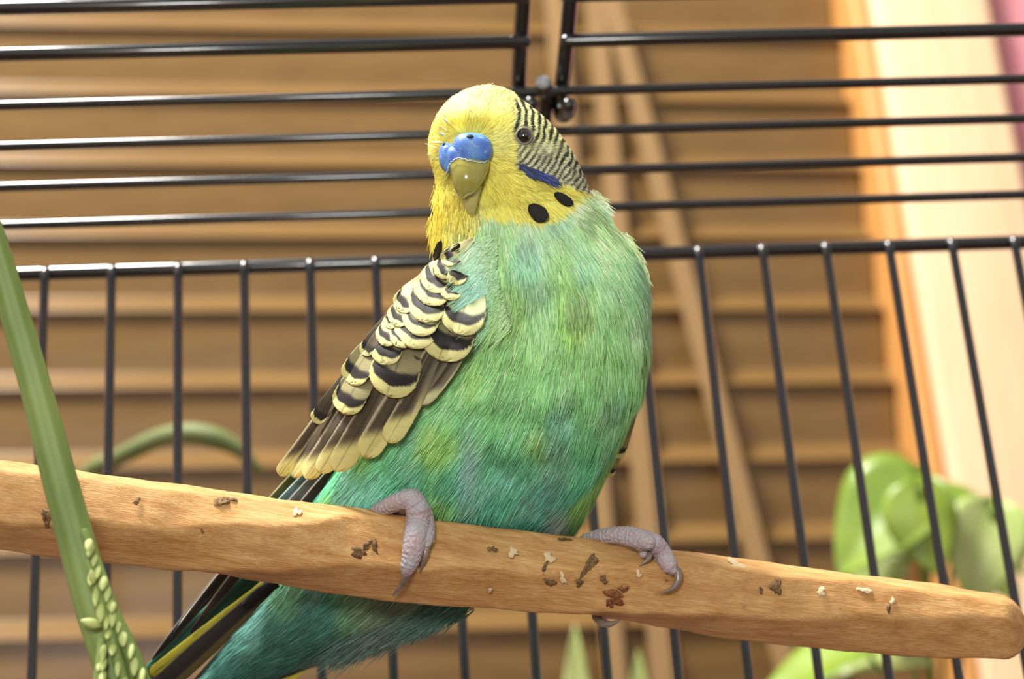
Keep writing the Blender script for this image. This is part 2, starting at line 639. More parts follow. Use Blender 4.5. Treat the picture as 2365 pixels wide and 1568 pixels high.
def lump(name, u, v, su, sv, h, mat, parent, seed, ang=0.0):
    """an irregular crust lying on the perch"""
    g = np.random.default_rng(seed)
    n, k = 18, 5
    th = np.linspace(0, 2 * math.pi, n, endpoint=False)
    out = g.uniform(.8, 1.15, n) + .28 * np.sin(2 * th + g.uniform(0, 6)) + .22 * np.sin(3 * th + g.uniform(0, 6)) + .16 * np.sin(5 * th + g.uniform(0, 6))
    V = []
    for j in range(k):
        f = 1 - j / k
        x = f * out * su * np.cos(th)
        y = f * out * sv * np.sin(th)
        uu = u + x * math.cos(ang) - y * math.sin(ang)
        vv = v + x * math.sin(ang) + y * math.cos(ang)
        ww = perch_surf(uu, vv) + (-3 if j == 0 else h * .55 * (j / k) ** .6 * g.uniform(.3, 1.3, n))
        V.append(np.stack([uu, vv, ww], -1))
    V = np.array(V).reshape(-1, 3)
    V = np.concatenate([V, [[u, v, perch_surf(u, v) + h * .5]]])
    F = [tuple(f) for f in grid_faces(k, n)] + [((k - 1) * n + j, (k - 1) * n + (j + 1) % n, k * n) for j in range(n)]
    return mesh_obj(name, toW(V), F, mat, parent)


M_BARK = noise_mat('dark_bark_scar', (74, 54, 32), (150, 116, 72), 1400, rough=.85, bump=.6)
M_RUST = noise_mat('reddish_bark_scar', (104, 54, 24), (164, 104, 58), 1400, rough=.7, bump=.6)
M_WHITE = noise_mat('pale_dried_fleck', (214, 184, 138), (228, 206, 168), 1400, rough=.7, bump=.4)
scars = [(110, 1193, 18, 17, 9, 0), (520, 1150, 26, 15, 7, .3), (316, 1158, 8, 7, 4, 0), (465, 1220, 8, 8, 4, 0),
         (828, 1276, 22, 11, 7, .5), (848, 1258, 9, 14, 6, .3), (866, 1262, 7, 16, 6, -.3), (1137, 1267, 11, 6, 4, 0),
         (1258, 1312, 6, 16, 5, .2), (1270, 1345, 12, 9, 6, .5), (1362, 1304, 15, 24, 7, .5), (1338, 1345, 12, 7, 4, -.6), (1394, 1338, 9, 9, 4, 0),
         (1793, 1353, 12, 24, 8, .1), (1757, 1362, 5, 8, 4, 0), (2052, 1406, 7, 10, 6, .1), (1305, 1243, 18, 4, 3, .1)]
for i, (u, v, su, sv_, h, a) in enumerate(scars):
    lump('bark_scar', u, v, su, sv_, h, M_BARK, perch, 100 + i, a)
for i, (u, v, su, sv_, h, a) in enumerate([(1420, 1378, 24, 15, 6, .2), (1408, 1395, 9, 12, 4, 0), (1440, 1360, 10, 8, 4, 0)]):
    lump('bark_scar', u, v, su, sv_, h, M_RUST, perch, 150 + i, a)
for i, (u, v, su, sv_, h, a) in enumerate([(686, 1182, 9, 12, 4, 0), (1268, 1288, 11, 13, 4, 0), (1300, 1335, 8, 13, 4, -.4), (1132, 1363, 6, 4, 3, 0), (1001, 1246, 4, 8, 3, 0),
                                        (1017, 1201, 9, 4, 3, .1), (1185, 1275, 12, 10, 3, .6), (1897, 1367, 12, 9, 3, -.3), (1998, 1363, 17, 7, 4, .2), (1702, 1303, 26, 8, 4, .3), (2062, 1388, 6, 8, 3, 0), (1475, 1325, 7, 9, 3, 0)]):
    lump('pale_fleck', u, v, su, sv_, h, M_WHITE, perch, 180 + i, a)

# ================================================================== the budgie
bird = empty('budgerigar', toW(np.array([1150, 1210, 20])))
tag(bird, 'green and yellow budgie with blue cere perched on the wooden branch', 'bird')

RING = np.array([
    # y, left, right, front, back
    [201, 1118, 1132, 20, 0], [206, 1088, 1160, 52, -40], [215, 1062, 1186, 78, -70], [230, 1036, 1210, 102, -95],
    [250, 1017, 1236, 124, -120], [275, 1002, 1266, 142, -140], [300, 992, 1290, 154, -152], [330, 987, 1312, 160, -160],
    [360, 988, 1332, 160, -165], [400, 1003, 1350, 156, -170], [440, 1008, 1364, 150, -172], [480, 1003, 1392, 150, -178],
    [520, 1000, 1422, 156, -185], [560, 1000, 1450, 166, -190], [600, 1000, 1474, 180, -200], [650, 995, 1495, 196, -205],
    [700, 985, 1503, 206, -210], [800, 945, 1507, 214, -215], [900, 895, 1492, 204, -220], [1000, 840, 1448, 172, -230],
    [1100, 770, 1402, 114, -240], [1160, 725, 1374, 72, -250], [1200, 708, 1350, 22, -258], [1220, 700, 1338, -18, -260], [1260, 685, 1298, -72, -265],
    [1300, 668, 1242, -90, -270], [1350, 640, 1168, -98, -280], [1400, 600, 1086, -106, -290], [1450, 555, 970, -120, -300],
    [1500, 512, 820, -140, -310], [1560, 465, 660, -168, -320], [1620, 400, 520, -205, -318], [1680, 330, 385, -250, -305]], float)
VG = np.arange(201, 1681, 1.0)
INSET = 7.0


def smooth1(a, s):
    k = np.exp(-.5 * (np.arange(-4 * s, 4 * s + 1) / s) ** 2)
    k /= k.sum()
    return np.convolve(np.pad(a, 4 * s, mode='reflect', reflect_type='odd'), k, 'valid')


def prof(c):
    a = np.interp(VG, RING[:, 0], RING[:, c])
    b = smooth1(a, 14)
    t = sstep(206, 260, VG)
    return a * (1 - t) + b * t


pxl, pxr, pwf, pwb = prof(1), prof(2), prof(3), prof(4)
HXG = np.maximum((pxr - pxl) / 2 - INSET, 2)
XCG = (pxl + pxr) / 2
HWG = np.maximum((pwf - pwb) / 2 - INSET, 2)
WCG = (pwf + pwb) / 2
NEXP = 2.25


def body_pt(v, th):
    c, s = np.cos(th), np.sin(th)
    e = 2 / NEXP
    hx, xc, hw, wc = (np.interp(v, VG, g) for g in (HXG, XCG, HWG, WCG))
    u = xc + hx * np.sign(c) * np.abs(c) ** e
    w = wc + hw * np.sign(s) * np.abs(s) ** e
    # soft hollow around the beak, cheek swelling, flank folds
    w = w + 14 * np.exp(-(((u - 1190) / 60) ** 2 + ((v - 420) / 45) ** 2)) * (s > 0)
    w = w + 12 * np.exp(-(((u - 1080) / 80) ** 2 + ((v - 275) / 32) ** 2)) * (s > 0)
    w = w - 10 * np.exp(-(((u - 1110) / 40) ** 2 + ((v - 480) / 30) ** 2)) * (s > 0)
    return np.stack([u, v + 0 * u, w], -1)


def surf_w(u, v):
    hx, xc, hw, wc = (np.interp(v, VG, g) for g in (HXG, XCG, HWG, WCG))
    q = np.clip(np.abs(u - xc) / hx, 0, 1)
    return wc + hw * (1 - q ** NEXP) ** (1 / NEXP)


YEL = np.array([250, 234, 96.])
PALE = np.array([250, 241, 150.])
BLACK = np.array([30, 29, 16.])


def plum_col(p, clump=None):
    """colour of the plumage, perch shade on the vent painted in, at bird-space points (0-255 sRGB)"""
    u, v, w = p[:, 0], p[:, 1], p[:, 2]
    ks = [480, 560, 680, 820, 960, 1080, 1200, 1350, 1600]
    cs = np.array([[206, 240, 184], [186, 230, 176], [164, 218, 158], [150, 206, 130], [134, 200, 132], [112, 190, 140], [96, 180, 154], [62, 104, 92], [48, 82, 74]], float)  # final stops darkened: the perch's shadow painted into the vent colour
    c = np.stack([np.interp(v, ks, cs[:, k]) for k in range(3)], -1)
    n1 = vnoise(p * [1, .55, 1], 85, 1)
    n2 = vnoise(p * [1, .5, 1], 70, 2)
    n3 = vnoise(p * [1, .5, 1], 45, 3)
    low = sstep(560, 800, v)
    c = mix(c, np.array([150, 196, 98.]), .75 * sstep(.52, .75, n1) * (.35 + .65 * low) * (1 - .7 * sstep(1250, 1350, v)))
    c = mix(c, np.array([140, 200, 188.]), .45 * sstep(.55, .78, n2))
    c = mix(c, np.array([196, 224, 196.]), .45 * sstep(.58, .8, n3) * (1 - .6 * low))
    # pale, yellowish outer flank and shoulder
    c = mix(c, np.array([196, 240, 166.]), .75 * np.exp(-(((u - 1400) / 75) ** 2 + ((v - 545) / 90) ** 2)))
    c = mix(c, np.array([178, 230, 176.]), .6 * sstep(1400, 1490, u) * np.exp(-((v - 740) / 150) ** 2))
    # bluish tuft over the wing's edge
    c = mix(c, np.array([126, 192, 178.]), .8 * np.exp(-(((u - 1085) / 40) ** 2 + ((v - 690) / 80) ** 2)))
    # pale parting on the belly
    c = mix(c, np.array([156, 200, 196.]), .85 * np.exp(-(((u - 1082 + (v - 1080) * .02) / 24) ** 2 + ((v - 1090) / 75) ** 2)))
    c = mix(c, np.array([206, 214, 206.]), .9 * np.exp(-(((u - 1285) / 26) ** 2 + ((v - 1222) / 34) ** 2)))
    c = mix(c, np.array([112, 116, 98.]), .6 * sstep(1330, 1400, v) * sstep(760, 860, u) * (1 - sstep(960, 1060, u)))
    # ---- yellow face and bib
    lower = np.interp(u, [940, 1000, 1060, 1090, 1112, 1150, 1200, 1250, 1290, 1330, 1370, 1420], [640, 618, 590, 560, 505, 512, 520, 521, 508, 484, 452, 430])
    nb = (vnoise(p, 14, 5) - .5) * 22
    f = 1 - sstep(-9, 9, v - lower + nb)
    yel = np.broadcast_to(YEL, c.shape).copy()
    crown = sstep(300, 232, v + (u - 1080) * .05)
    yel = mix(yel, PALE, np.clip(crown, 0, 1) * .75)
    yel = mix(yel, np.array([240, 238, 150.]), .7 * np.exp(-(((u - 1165) / 42) ** 2 + ((v - 318) / 42) ** 2)))
    yel = mix(yel, np.array([244, 218, 66.]), .7 * np.exp(-(((u - 1075) / 75) ** 2 + ((v - 288) / 20) ** 2)))
    yel = mix(yel, np.array([238, 216, 76.]), .8 * sstep(1075, 1015, u) * sstep(430, 500, v))
    yel = mix(yel, np.array([216, 216, 118.]), .85 * np.exp(-(((u - 1098) / 26) ** 2 + ((v - 508) / 40) ** 2)))
    yel = mix(yel, np.array([206, 232, 132.]), .6 * sstep(1300, 1370, u) * sstep(440, 470, v))
    c = mix(c, yel, f)
    # ---- barred nape and cheek
    wob = (vnoise(p, 26, 8) - .5) * 9
    upper = sstep(352, 338, v - (u - 1240) * .55)       # coarse bars above, finer ones on the cheek
    d1 = np.sqrt((u - 1125) ** 2 + (v - 265) ** 2 + (.25 * (w - 130)) ** 2) + wob
    d2 = np.sqrt((u - 1140) ** 2 + (v - 300) ** 2) + wob * .9
    p1, p2 = (d1 / 16.0) % 1.0, (d2 / 12.6) % 1.0
    b1 = sstep(.44, .52, p1) * (1 - sstep(.93, 1.0, p1))
    b2 = sstep(.46, .56, p2) * (1 - sstep(.92, 1.0, p2))
    bar = b1 * upper + b2 * (1 - upper)
    fine = np.exp(-(((u - 1262) / 34) ** 2 + ((v - 342) / 15) ** 2))
    bar = bar * (1 - .7 * fine)
    front = np.interp(v, [205, 232, 260, 300, 345, 372, 400, 425, 450], [1196, 1192, 1186, 1186, 1196, 1190, 1196, 1240, 1330])
    fr = sstep(-6, 6, u - front + (vnoise(p, 9, 4) - .5) * 14)
    botl = np.interp(u, [1180, 1200, 1250, 1300, 1340, 1370, 1420], [376, 392, 408, 424, 440, 452, 458])
    fb = 1 - sstep(-5, 7, v - botl + (vnoise(p, 10, 6) - .5) * 12)
    topf = sstep(206, 236, v + (1225 - u) * .15)
    vis = fr * fb * topf
    back = sstep(-30, -75, w) * sstep(240, 280, v) * (1 - sstep(560, 640, v))
    reg = np.maximum(vis, back)
    cream = mix(np.broadcast_to(np.array([232, 234, 158.]), c.shape), np.array([214, 216, 176.]), sstep(330, 380, v))
    barred = mix(cream, BLACK, bar * (.93 - .12 * (1 - upper)))
    barred = mix(barred, np.array([196, 198, 162.]), fine * .55)
    c = mix(c, barred, reg)
    # far side of the back: barred mantle down to the rump
    mant = sstep(-90, -140, w) * sstep(560, 640, v) * (1 - sstep(1000, 1100, v))
    mb = sstep(.5, .6, (v / 34.) % 1.0)
    c = mix(c, mix(np.broadcast_to(np.array([206, 206, 130.]), c.shape), BLACK, mb), mant)
    # grey ring skin around the eye
    e = np.hypot(u - 1211, v - 314)
    c = mix(c, np.array([160, 156, 130.]), (1 - sstep(19, 27, e)) * (w > 0))
    g_ = .84 - .09 * sstep(-10, 30, v - lower)
    isb = sstep(-10, 30, v - lower)[:, None]
    grey = c.mean(1, keepdims=True)
    c = c + isb * .28 * (c - grey)
    return 255 * (np.clip(c, 0, 255) / 255) ** g_[:, None]


# ---- body: one continuous surface from crown to tail root
def build_body():
    vs = np.concatenate([np.arange(201, 300, 4.0), np.arange(300, 1681, 8.0)])
    nth = 160
    th = np.linspace(0, 2 * math.pi, nth, endpoint=False)
    P = np.stack([body_pt(np.full(nth, v), th) for v in vs])
    flat = P.reshape(-1, 3)
    F = [tuple(f) for f in grid_faces(len(vs), nth)]
    F.append(tuple(range(nth)))
    F.append(tuple(range(len(vs) * nth - 1, (len(vs) - 1) * nth - 1, -1)))
    return flat, F


bv, bf = build_body()
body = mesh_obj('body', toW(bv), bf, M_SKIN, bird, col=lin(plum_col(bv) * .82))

# ---- wing surface
WL_V = [560, 590, 610, 640, 690, 740, 780, 830, 900, 960, 1030, 1097, 1145, 1300, 1520]
WL_U = [1092, 1030, 988, 960, 925, 892, 862, 834, 788, 752, 700, 652, 618, 520, 350]


def wing_w(u, v):
    d = np.clip(u - np.interp(v, WL_V, WL_U) + 6, 0, 220)
    wl_ = np.interp(v, [560, 650, 800, 900, 1000, 1100, 1160], [40, 5, 15, -15, -55, -115, -150])
    q = np.sqrt(np.clip(1 - (1 - d / 220) ** 2, 0, 1)) * 170
    a = wl_ + q
    return np.maximum(a, surf_w(u, v) + 22)


CREAM = np.array([222, 218, 152.])
VYEL = np.array([222, 216, 142.])
DKB = np.array([34, 29, 27.])
OLIVE = np.array([150, 142, 100.])
BROWN = np.array([74, 64, 46.])
GREYC = np.array([176, 168, 140.])


def feather(name, base, tip, hw, kind, layer, parent, wfun=None, bend=0.0, seed=0, ns=44, nt=25, wpts=None, cup=6.0, colors=None):
    g = np.random.default_rng(1000 + seed)
    base = np.array(base[:2], float)
    tip = np.array(tip[:2], float)
    L = np.linalg.norm(tip - base)
    dr = (tip - base) / L
    nn = np.array([-dr[1], dr[0]])
    if nn[0] < 0:
        nn = -nn                                  # t > 0 is the picture-right edge
    s = 1 - (1 - np.linspace(0, 1, ns)) ** 1.5
    t = np.linspace(-1, 1, nt)
    SS, TT = np.meshgrid(s, t, indexing='ij')
    s0 = 1 - min(.46, (.85 if kind == 'scallop' else 1.15) * hw / L)
    pr = np.where(SS < s0, .62 + .38 * sstep(0, s0 * .8, SS), np.sqrt(np.clip(1 - ((SS - s0) / (1 - s0)) ** 2.2, 0, 1)))
    rag = 1 + .012 * g.normal(size=(ns, 1)) * (SS > .15)
    if kind == 'spot':
        pr = np.clip(1 - (2 * SS - 1) ** 2, 0, 1) ** .5 * (.75 + .25 * SS)
    elif kind == 'primary':
        pr = (.7 + .3 * sstep(0, .5, SS)) * np.clip(1 - SS ** 4, 0, 1) ** .7
    H = hw * pr * rag
    cx = base[0] + dr[0] * L * SS + nn[0] * bend * np.sin(math.pi * SS)
    cy = base[1] + dr[1] * L * SS + nn[1] * bend * np.sin(math.pi * SS)
    u = cx + nn[0] * TT * H + dr[0] * g.normal(0, 1.2, nt)[None] * (SS > .9)
    v = cy + nn[1] * TT * H + dr[1] * g.normal(0, 1.2, nt)[None] * (SS > .9)
    camber = cup * (1 - TT ** 2)
    if wpts is None:
        w = wing_w(u, v) + layer * (.15 + .85 * sstep(0, .8, SS) if kind == 'scallop' else 1.0) + camber + 4 * SS
    else:
        w = np.interp(SS, np.linspace(0, 1, len(wpts)), wpts) + layer + camber
    rho = np.where(SS < s0, np.abs(TT), np.sqrt(((SS - s0) / (1 - s0)) ** 2 + (TT * pr) ** 2))
    rho = np.clip(rho, 0, 1)
    sh = SS.shape
    full = lambda c: np.broadcast_to(np.asarray(c, float), sh + (3,)).copy()
    if kind == 'scallop':
        m0, m1, inner, marg = colors
        col = full(inner)
        tau = np.clip(np.abs(TT) * pr, 0, 1)
        e = (s0 + (1 - s0) * (1 - tau ** 2) ** (1 / 2.2) - SS) * L + 1.5 * np.sin(TT * 7 + seed)      # distance from the rounded tip
        mg = .36 * hw + 4
        bk = (.42 * hw + 4) * np.clip((m1 - m0) / .32, .35, 1.2) * (1 - .45 * tau ** 2)
        blackband = sstep(mg - 2, mg + 2, e) * (1 - sstep(mg + bk - 2, mg + bk + 7, e))
        col = mix(col, marg, 1 - sstep(mg - 2, mg + 2, e))
        col = mix(col, DKB, blackband)
        col = mix(col, np.array([96, 86, 62.]), .5 * sstep(mg + bk + 22, mg + bk + 60, e))
    elif kind == 'flight':
        wid, marg = colors                        # width of the yellow edge towards the tip and right side
        right = sstep(1 - wid - .12, 1 - wid + .12, TT) * sstep(.25, .75, SS)
        tipm = sstep(1 - wid * .85 - .16, 1 - wid * .85 + .08, np.clip((SS - .35) / .65, 0, 1) + .16 * TT)
        col = full(BROWN)
        col = mix(col, GREYC * 1.15, .85 * sstep(.62, .85, -TT))
        col = mix(col, GREYC * .8, .6 * sstep(.05, .5, TT))
        col = mix(col, marg, np.maximum(right, tipm))
    elif kind == 'primary':
        ce, rim = colors
        col = mix(full(ce), np.asarray(rim, float), sstep(.72, .86, -TT))
        col = mix(col, np.asarray(rim, float) * .75, .6 * sstep(.80, .92, TT))
    elif kind == 'two':
        cl, cr, sp = colors
        col = mix(full(cl), np.asarray(cr, float), sstep(sp - .06, sp + .06, TT))
    elif kind == 'spot':
        col = mix(full([32, 32, 26]), np.asarray(YEL, float), sstep(.90, 1.0, rho) * .5)
    else:
        col = full(colors)
    # rachis
    if kind in ('scallop', 'flight', 'primary', 'two'):
        col = col * (1 - .22 * np.exp(-(TT * hw / 1.3) ** 2))[..., None]
    P = np.stack([u, v, w], -1).reshape(-1, 3)
    F = grid_faces(ns, nt, closed=False)
    q = SS + .30 * np.abs(TT) * hw / L
    uvv = np.stack([(q * L / 100.).ravel(), (TT * hw / 100.).ravel(), np.full(SS.size, seed * .37)], -1)
    ob = mesh_obj(name, toW(P), F, M_FEATHER, parent, col=lin(col.reshape(-1, 3)), uv=uvv)
    md = ob.modifiers.new('thickness', 'SOLIDIFY')
    md.thickness = .00012
    md.offset = -1
    return ob


wing = empty('wing', (0, 0, 0))
wing.parent = bird
wing.matrix_parent_inverse = Matrix.Translation(-Vector(bird.location))
wing['label'] = 'folded wing with black scallops edged in pale yellow'
fs = 0
# primaries passing behind the perch
prim = [((770, 1030), (352, 1522), 17, (-120, -150, -215), ([36, 30, 26], [150, 146, 138]), 0),
        ((760, 1035), (402, 1462), 13, (-112, -142, -200), ([40, 36, 30], [226, 220, 204]), 3),
        ((785, 1025), (440, 1460), 15, (-104, -136, -195), ([52, 46, 40], [205, 190, 165]), 6),
        ((745, 1030), (535, 1262), 13, (-118, -146, -190), ([60, 72, 40], [196, 200, 140]), 9),
        ((775, 1030), (560, 1255), 12, (-104, -132, -178), ([78, 110, 118], [206, 226, 220]), 12),
        ((795, 1030), (585, 1262), 13, (-96, -124, -170), ([84, 92, 96], [190, 192, 188]), 15),
        ((830, 1020), (620, 1262), 15, (-84, -114, -160), ([30, 25, 22], [196, 192, 186]), 18)]
for b_, t_, hw_, wp, cc, ly in prim:
    feather('primary_feather', b_, t_, hw_, 'primary', ly, wing, seed=fs, wpts=wp, colors=cc, cup=3)
    fs += 1
flights = [((800, 870), (646, 1097), 14, .35), ((818, 868), (676, 1100), 15, .32), ((850, 855), (706, 1103), 20, .34), ((880, 850), (738, 1090), 22, .40),
           ((912, 835), (774, 1086), 28, .42), ((965, 825), (840, 1054), 27, .42), ((1010, 805), (895, 1020), 24, .46)]
for k, (b_, t_, hw_, wd) in enumerate(flights):
    feather('secondary_feather', b_, t_, hw_ * 1.15, 'flight', 2 + k * 4, wing, seed=fs, colors=(wd, VYEL), bend=4)
    fs += 1
feather('covert_feather', (1112, 715), (968, 932), 22, 'flight', 16, wing, seed=fs, colors=(.22, [214, 212, 160]), bend=10)
fs += 1
feather('covert_feather', (1075, 740), (950, 930), 24, 'flight', 19, wing, seed=fs, colors=(.16, [196, 186, 130]), bend=6)
fs += 1
feather('covert_feather', (1030, 750), (925, 935), 24, 'flight', 22, wing, seed=fs, colors=(.12, [170, 160, 120]), bend=6)
fs += 1
#        base          tip        hw  inner m0 m1  inner colour
sc = [((790, 885), (727, 975), 15, .0, .62, BROWN), ((846, 850), (789, 951), 31, .24, .60, OLIVE), ((866, 795), (804, 882), 27, .22, .60, OLIVE),
      ((942, 780), (893, 912), 47, .34, .69, OLIVE), ((1055, 725), (1013, 829), 50, .22, .58, [150, 150, 104]),
      ((908, 775), (878, 838), 30, .2, .62, OLIVE), ((885, 750), (838, 818), 14, .1, .55, BROWN),
      ((925, 725), (882, 795), 22, .30, .56, CREAM), ((945, 745), (912, 797), 26, .50, .66, CREAM),
      ((975, 725), (944, 800), 40, .48, .62, CREAM), ((925, 712), (893, 754), 14, .3, .55, CREAM), ((948, 695), (905, 748), 22, .34, .60, CREAM),
      ((992, 695), (955, 770), 36, .50, .63, CREAM), ((1082, 680), (1058, 770), 42, .34, .62, [190, 204, 150]),
      ((968, 660), (918, 715), 22, .34, .66, CREAM), ((1006, 660), (970, 740), 37, .34, .66, CREAM),
      ((1026, 628), (982, 700), 33, .34, .64, CREAM), ((1055, 640), (1032, 690), 22, .3, .62, [120, 116, 80]), ((1038, 605), (986, 668), 29, .34, .62, CREAM),
      ((1078, 600), (1040, 652), 22, .2, .6, CREAM), ((1085, 580), (1005, 632), 20, .3, .56, [200, 194, 140]), ((1096, 560), (1022, 604), 17, .2, .6, [176, 166, 120])]
for k, (b_, t_, hw_, m0, m1, inn) in enumerate(sc):
    b_ = tuple(np.array(t_) + (1.35 if k < 17 else 1.0) * (np.array(b_) - np.array(t_)))
    feather('covert_feather', b_, t_, hw_ * 1.22, 'scallop', 33 + k * .9, wing, seed=fs, colors=(m0, m1, np.array(inn, float), mix(CREAM, VYEL, np.array(.7 if k < 5 else .2))), cup=3)
    fs += 1

# ---- tail
tail = empty('tail', (0, 0, 0))
tail.parent = bird
tail.matrix_parent_inverse = Matrix.Translation(-Vector(bird.location))
tail['label'] = 'long dark tail with green and yellow streaks'
tl = [((640, 1270), (300, 1600), 24, (-205, -290), 'primary', ([30, 26, 24], [90, 84, 80])),
      ((655, 1270), (318, 1568), 22, (-190, -275), 'primary', ([40, 86, 66], [70, 160, 120])),
      ((690, 1290), (350, 1560), 16, (-178, -262), 'two', ([176, 168, 46], [40, 34, 18], .55)),
      ((700, 1290), (345, 1610), 26, (-170, -250), 'two', ([34, 28, 22], [88, 74, 38], .35)),
      ((820, 1420), (560, 1640), 26, (-190, -260), 'two', ([60, 90, 60], [206, 194, 70], -.1)),
      ((720, 1330), (400, 1640), 26, (-176, -250), 'primary', ([44, 60, 52], [30, 26, 22]))]
for k, (b_, t_, hw_, wp, kd, cc) in enumerate(tl):
    feather('tail_feather', b_, t_, hw_, kd, k * 2, tail, seed=fs, wpts=wp, colors=cc, cup=4)
    fs += 1
feather('tail_feather', (640, 1345), (560, 1398), 15, 'primary', 0, tail, seed=fs, wpts=(-120, -138), colors=([22, 24, 24], [60, 70, 66]), cup=4)
fs += 1
# far wing, just showing past the flank
wing2 = empty('wing', (0, 0, 0))
wing2.parent = bird
wing2.matrix_parent_inverse = Matrix.Translation(-Vector(bird.location))
wing2['label'] = 'far wing mostly hidden behind the breast'
for k, (b_, t_, hw_, wp, cc) in enumerate([((1480, 860), (1418, 1058), 22, (-40, -80, -100), (.3, .6, OLIVE, CREAM)),
                                       ((1470, 920), (1400, 1100), 16, (-60, -90, -110), (.3, .6, OLIVE, CREAM)),
                                       ((1478, 880), (1340, 1190), 18, (-90, -120, -150), (.2, .7, BROWN, VYEL))]):
    feather('covert_feather', b_, t_, hw_, 'scallop', 0, wing2, seed=fs, wpts=wp, colors=cc)
    fs += 1


# ---- plumage strands
def grow(P, N, D, L, width, lift, curl, col_fn, cl_amt=0.0, clump_tip=None, jit=.16, nseg=4, bright=.13, flare=0.0):
    """ribbons lying along the surface; returns verts, faces, colours"""
    n = len(P)
    N = N / np.linalg.norm(N, axis=1)[:, None]
    D = D + rng.normal(0, jit, (n, 3))
    D = D - N * np.sum(D * N, 1)[:, None]
    D /= np.linalg.norm(D, axis=1)[:, None] + 1e-9
    B = np.cross(N, D)
    ts = np.linspace(0, 1, nseg)
    L = L[:, None]
    a = lift[:, None]
    pts = []
    for t in ts:
        q = P + D * L * t + N * L * (a * t - curl * t * t)
        if clump_tip is not None:
            q = q + (clump_tip - (P + D * L)) * (cl_amt * t ** 1.5)
        pts.append(q)
    wd = width[:, None] * .5
    prof_ = [.8, 1.0, .8, .22] if nseg == 4 else list(np.interp(ts, [0, .4, 1], [.8, 1, .2]))
    V = np.empty((n, nseg * 2, 3))
    for k in range(nseg):
        V[:, 2 * k] = pts[k] - B * wd * prof_[k]
        V[:, 2 * k + 1] = pts[k] + B * wd * prof_[k]
    base = (np.arange(n) * nseg * 2)[:, None]
    F = np.concatenate([base + np.array([[2 * k, 2 * k + 1, 2 * k + 3, 2 * k + 2]]) for k in range(nseg - 1)], 0)
    mid = np.stack(pts, 1)
    C = np.stack([col_fn(mid[:, k]) for k in range(nseg)], 1)
    br = np.exp(rng.normal(0, bright, (n, 1, 1)))
    C = C * br
    C = np.repeat(C, 2, axis=1)
    return V.reshape(-1, 3), F, np.clip(C.reshape(-1, 3), 0, 255)


# area-weighted sampling over a fine grid of the body surface
gv = np.arange(202, 1640, 3.0)
gt = np.linspace(0, 2 * math.pi, 300, endpoint=False)
GV, GT = np.meshgrid(gv, gt, indexing='ij')
GP = body_pt(GV.ravel(), GT.ravel()).reshape(len(gv), len(gt), 3)
dV = np.gradient(GP, axis=0)
dT = np.roll(GP, -1, 1) - np.roll(GP, 1, 1)
GN = np.cross(dT, dV)
AR = np.linalg.norm(GN, axis=2)
GN = GN / (AR[..., None] + 1e-9)
ctr = np.stack([np.interp(gv, VG, XCG), gv, np.interp(gv, VG, WCG)], -1)[:, None]
sgn = np.sign(np.sum(GN * (GP - ctr), -1))
GN = GN * np.where(sgn == 0, 1, sgn)[..., None]
FLOWV = dV / (np.linalg.norm(dV, axis=2)[..., None] + 1e-9)


def sample(n, mask):
    wgt = (AR * mask).ravel()
    idx = rng.choice(wgt.size, size=n, p=wgt / wgt.sum())
    iv, it = np.unravel_index(idx, AR.shape)
    v = gv[iv] + rng.uniform(-1.5, 1.5, n)
    th = gt[it] + rng.uniform(-.5, .5, n) * (gt[1] - gt[0])
    return body_pt(v, th), GN[iv, it], FLOWV[iv, it]


KP = np.array([1074, 338, 178.])


def flow_dir(P, N, Fv):
    rad = P - KP
    rad = rad / (np.linalg.norm(rad, axis=1)[:, None] + 1e-9)
    t = sstep(430, 540, P[:, 1])
    # feathers of the breast sweep from the throat outwards and down
    f = Fv.copy()
    d = mix(rad, f, t)
    sweep = np.zeros_like(d)
    sweep[:, 0] = (P[:, 0] - 1235) / 900.0
    d = d + sweep * (sstep(500, 640, P[:, 1]) * (1 - sstep(900, 1200, P[:, 1])))[:, None]
    # lower belly: strands lean towards the tail (picture left)
    lean = sstep(1000, 1180, P[:, 1]) * sstep(1150, 1330, P[:, 0])
    d[:, 0] -= .55 * lean
    return d


FRONTW = np.where(GN[..., 2] > -.25, 1.0, .22)
UU, VV, WW = GP[..., 0], GP[..., 1], GP[..., 2]
eyem = (np.hypot(UU - 1211, VV - 314) > 22) | (WW < 0)
cerem = ~((((UU - 1076) / 60.) ** 2 + ((VV - 350) / 46.) ** 2 < 1) & (WW > 0)) & ~((((UU - 1078) / 40.) ** 2 + ((VV - 415) / 50.) ** 2 < 1) & (WW > 0))
wingm = np.where((UU < np.interp(VV, [560, 700, 770, 900, 1060, 1150], [1085, 1050, 1085, 980, 800, 705])) & (VV > 570) & (VV < 1160), .25, 1.0)


def clumps(P, N, D, Lc, cell):
    """nearest point of a jittered lattice, carried along the flow: the tip a strand is drawn to"""
    q = P / cell
    i0 = np.floor(q).astype(np.int64)
    best = np.full(len(P), 1e9)
    bc = P.copy()
    for dx in (-1, 0, 1):
        for dy in (-1, 0, 1):
            for dz in (-1, 0, 1):
                i = i0 + [dx, dy, dz]
                h = (i[:, 0] * 73856093) ^ (i[:, 1] * 19349663) ^ (i[:, 2] * 83492791)
                j = np.stack([((h >> s) & 255) / 255.0 for s in (0, 8, 16)], -1)
                c = (i + j) * cell
                dd = np.sum((c - P) ** 2, 1)
                m = dd < best
                best[m] = dd[m]
                bc[m] = c[m]
    bc = bc - N * np.sum((bc - P) * N, 1)[:, None]
    return bc + D * Lc[:, None], bc


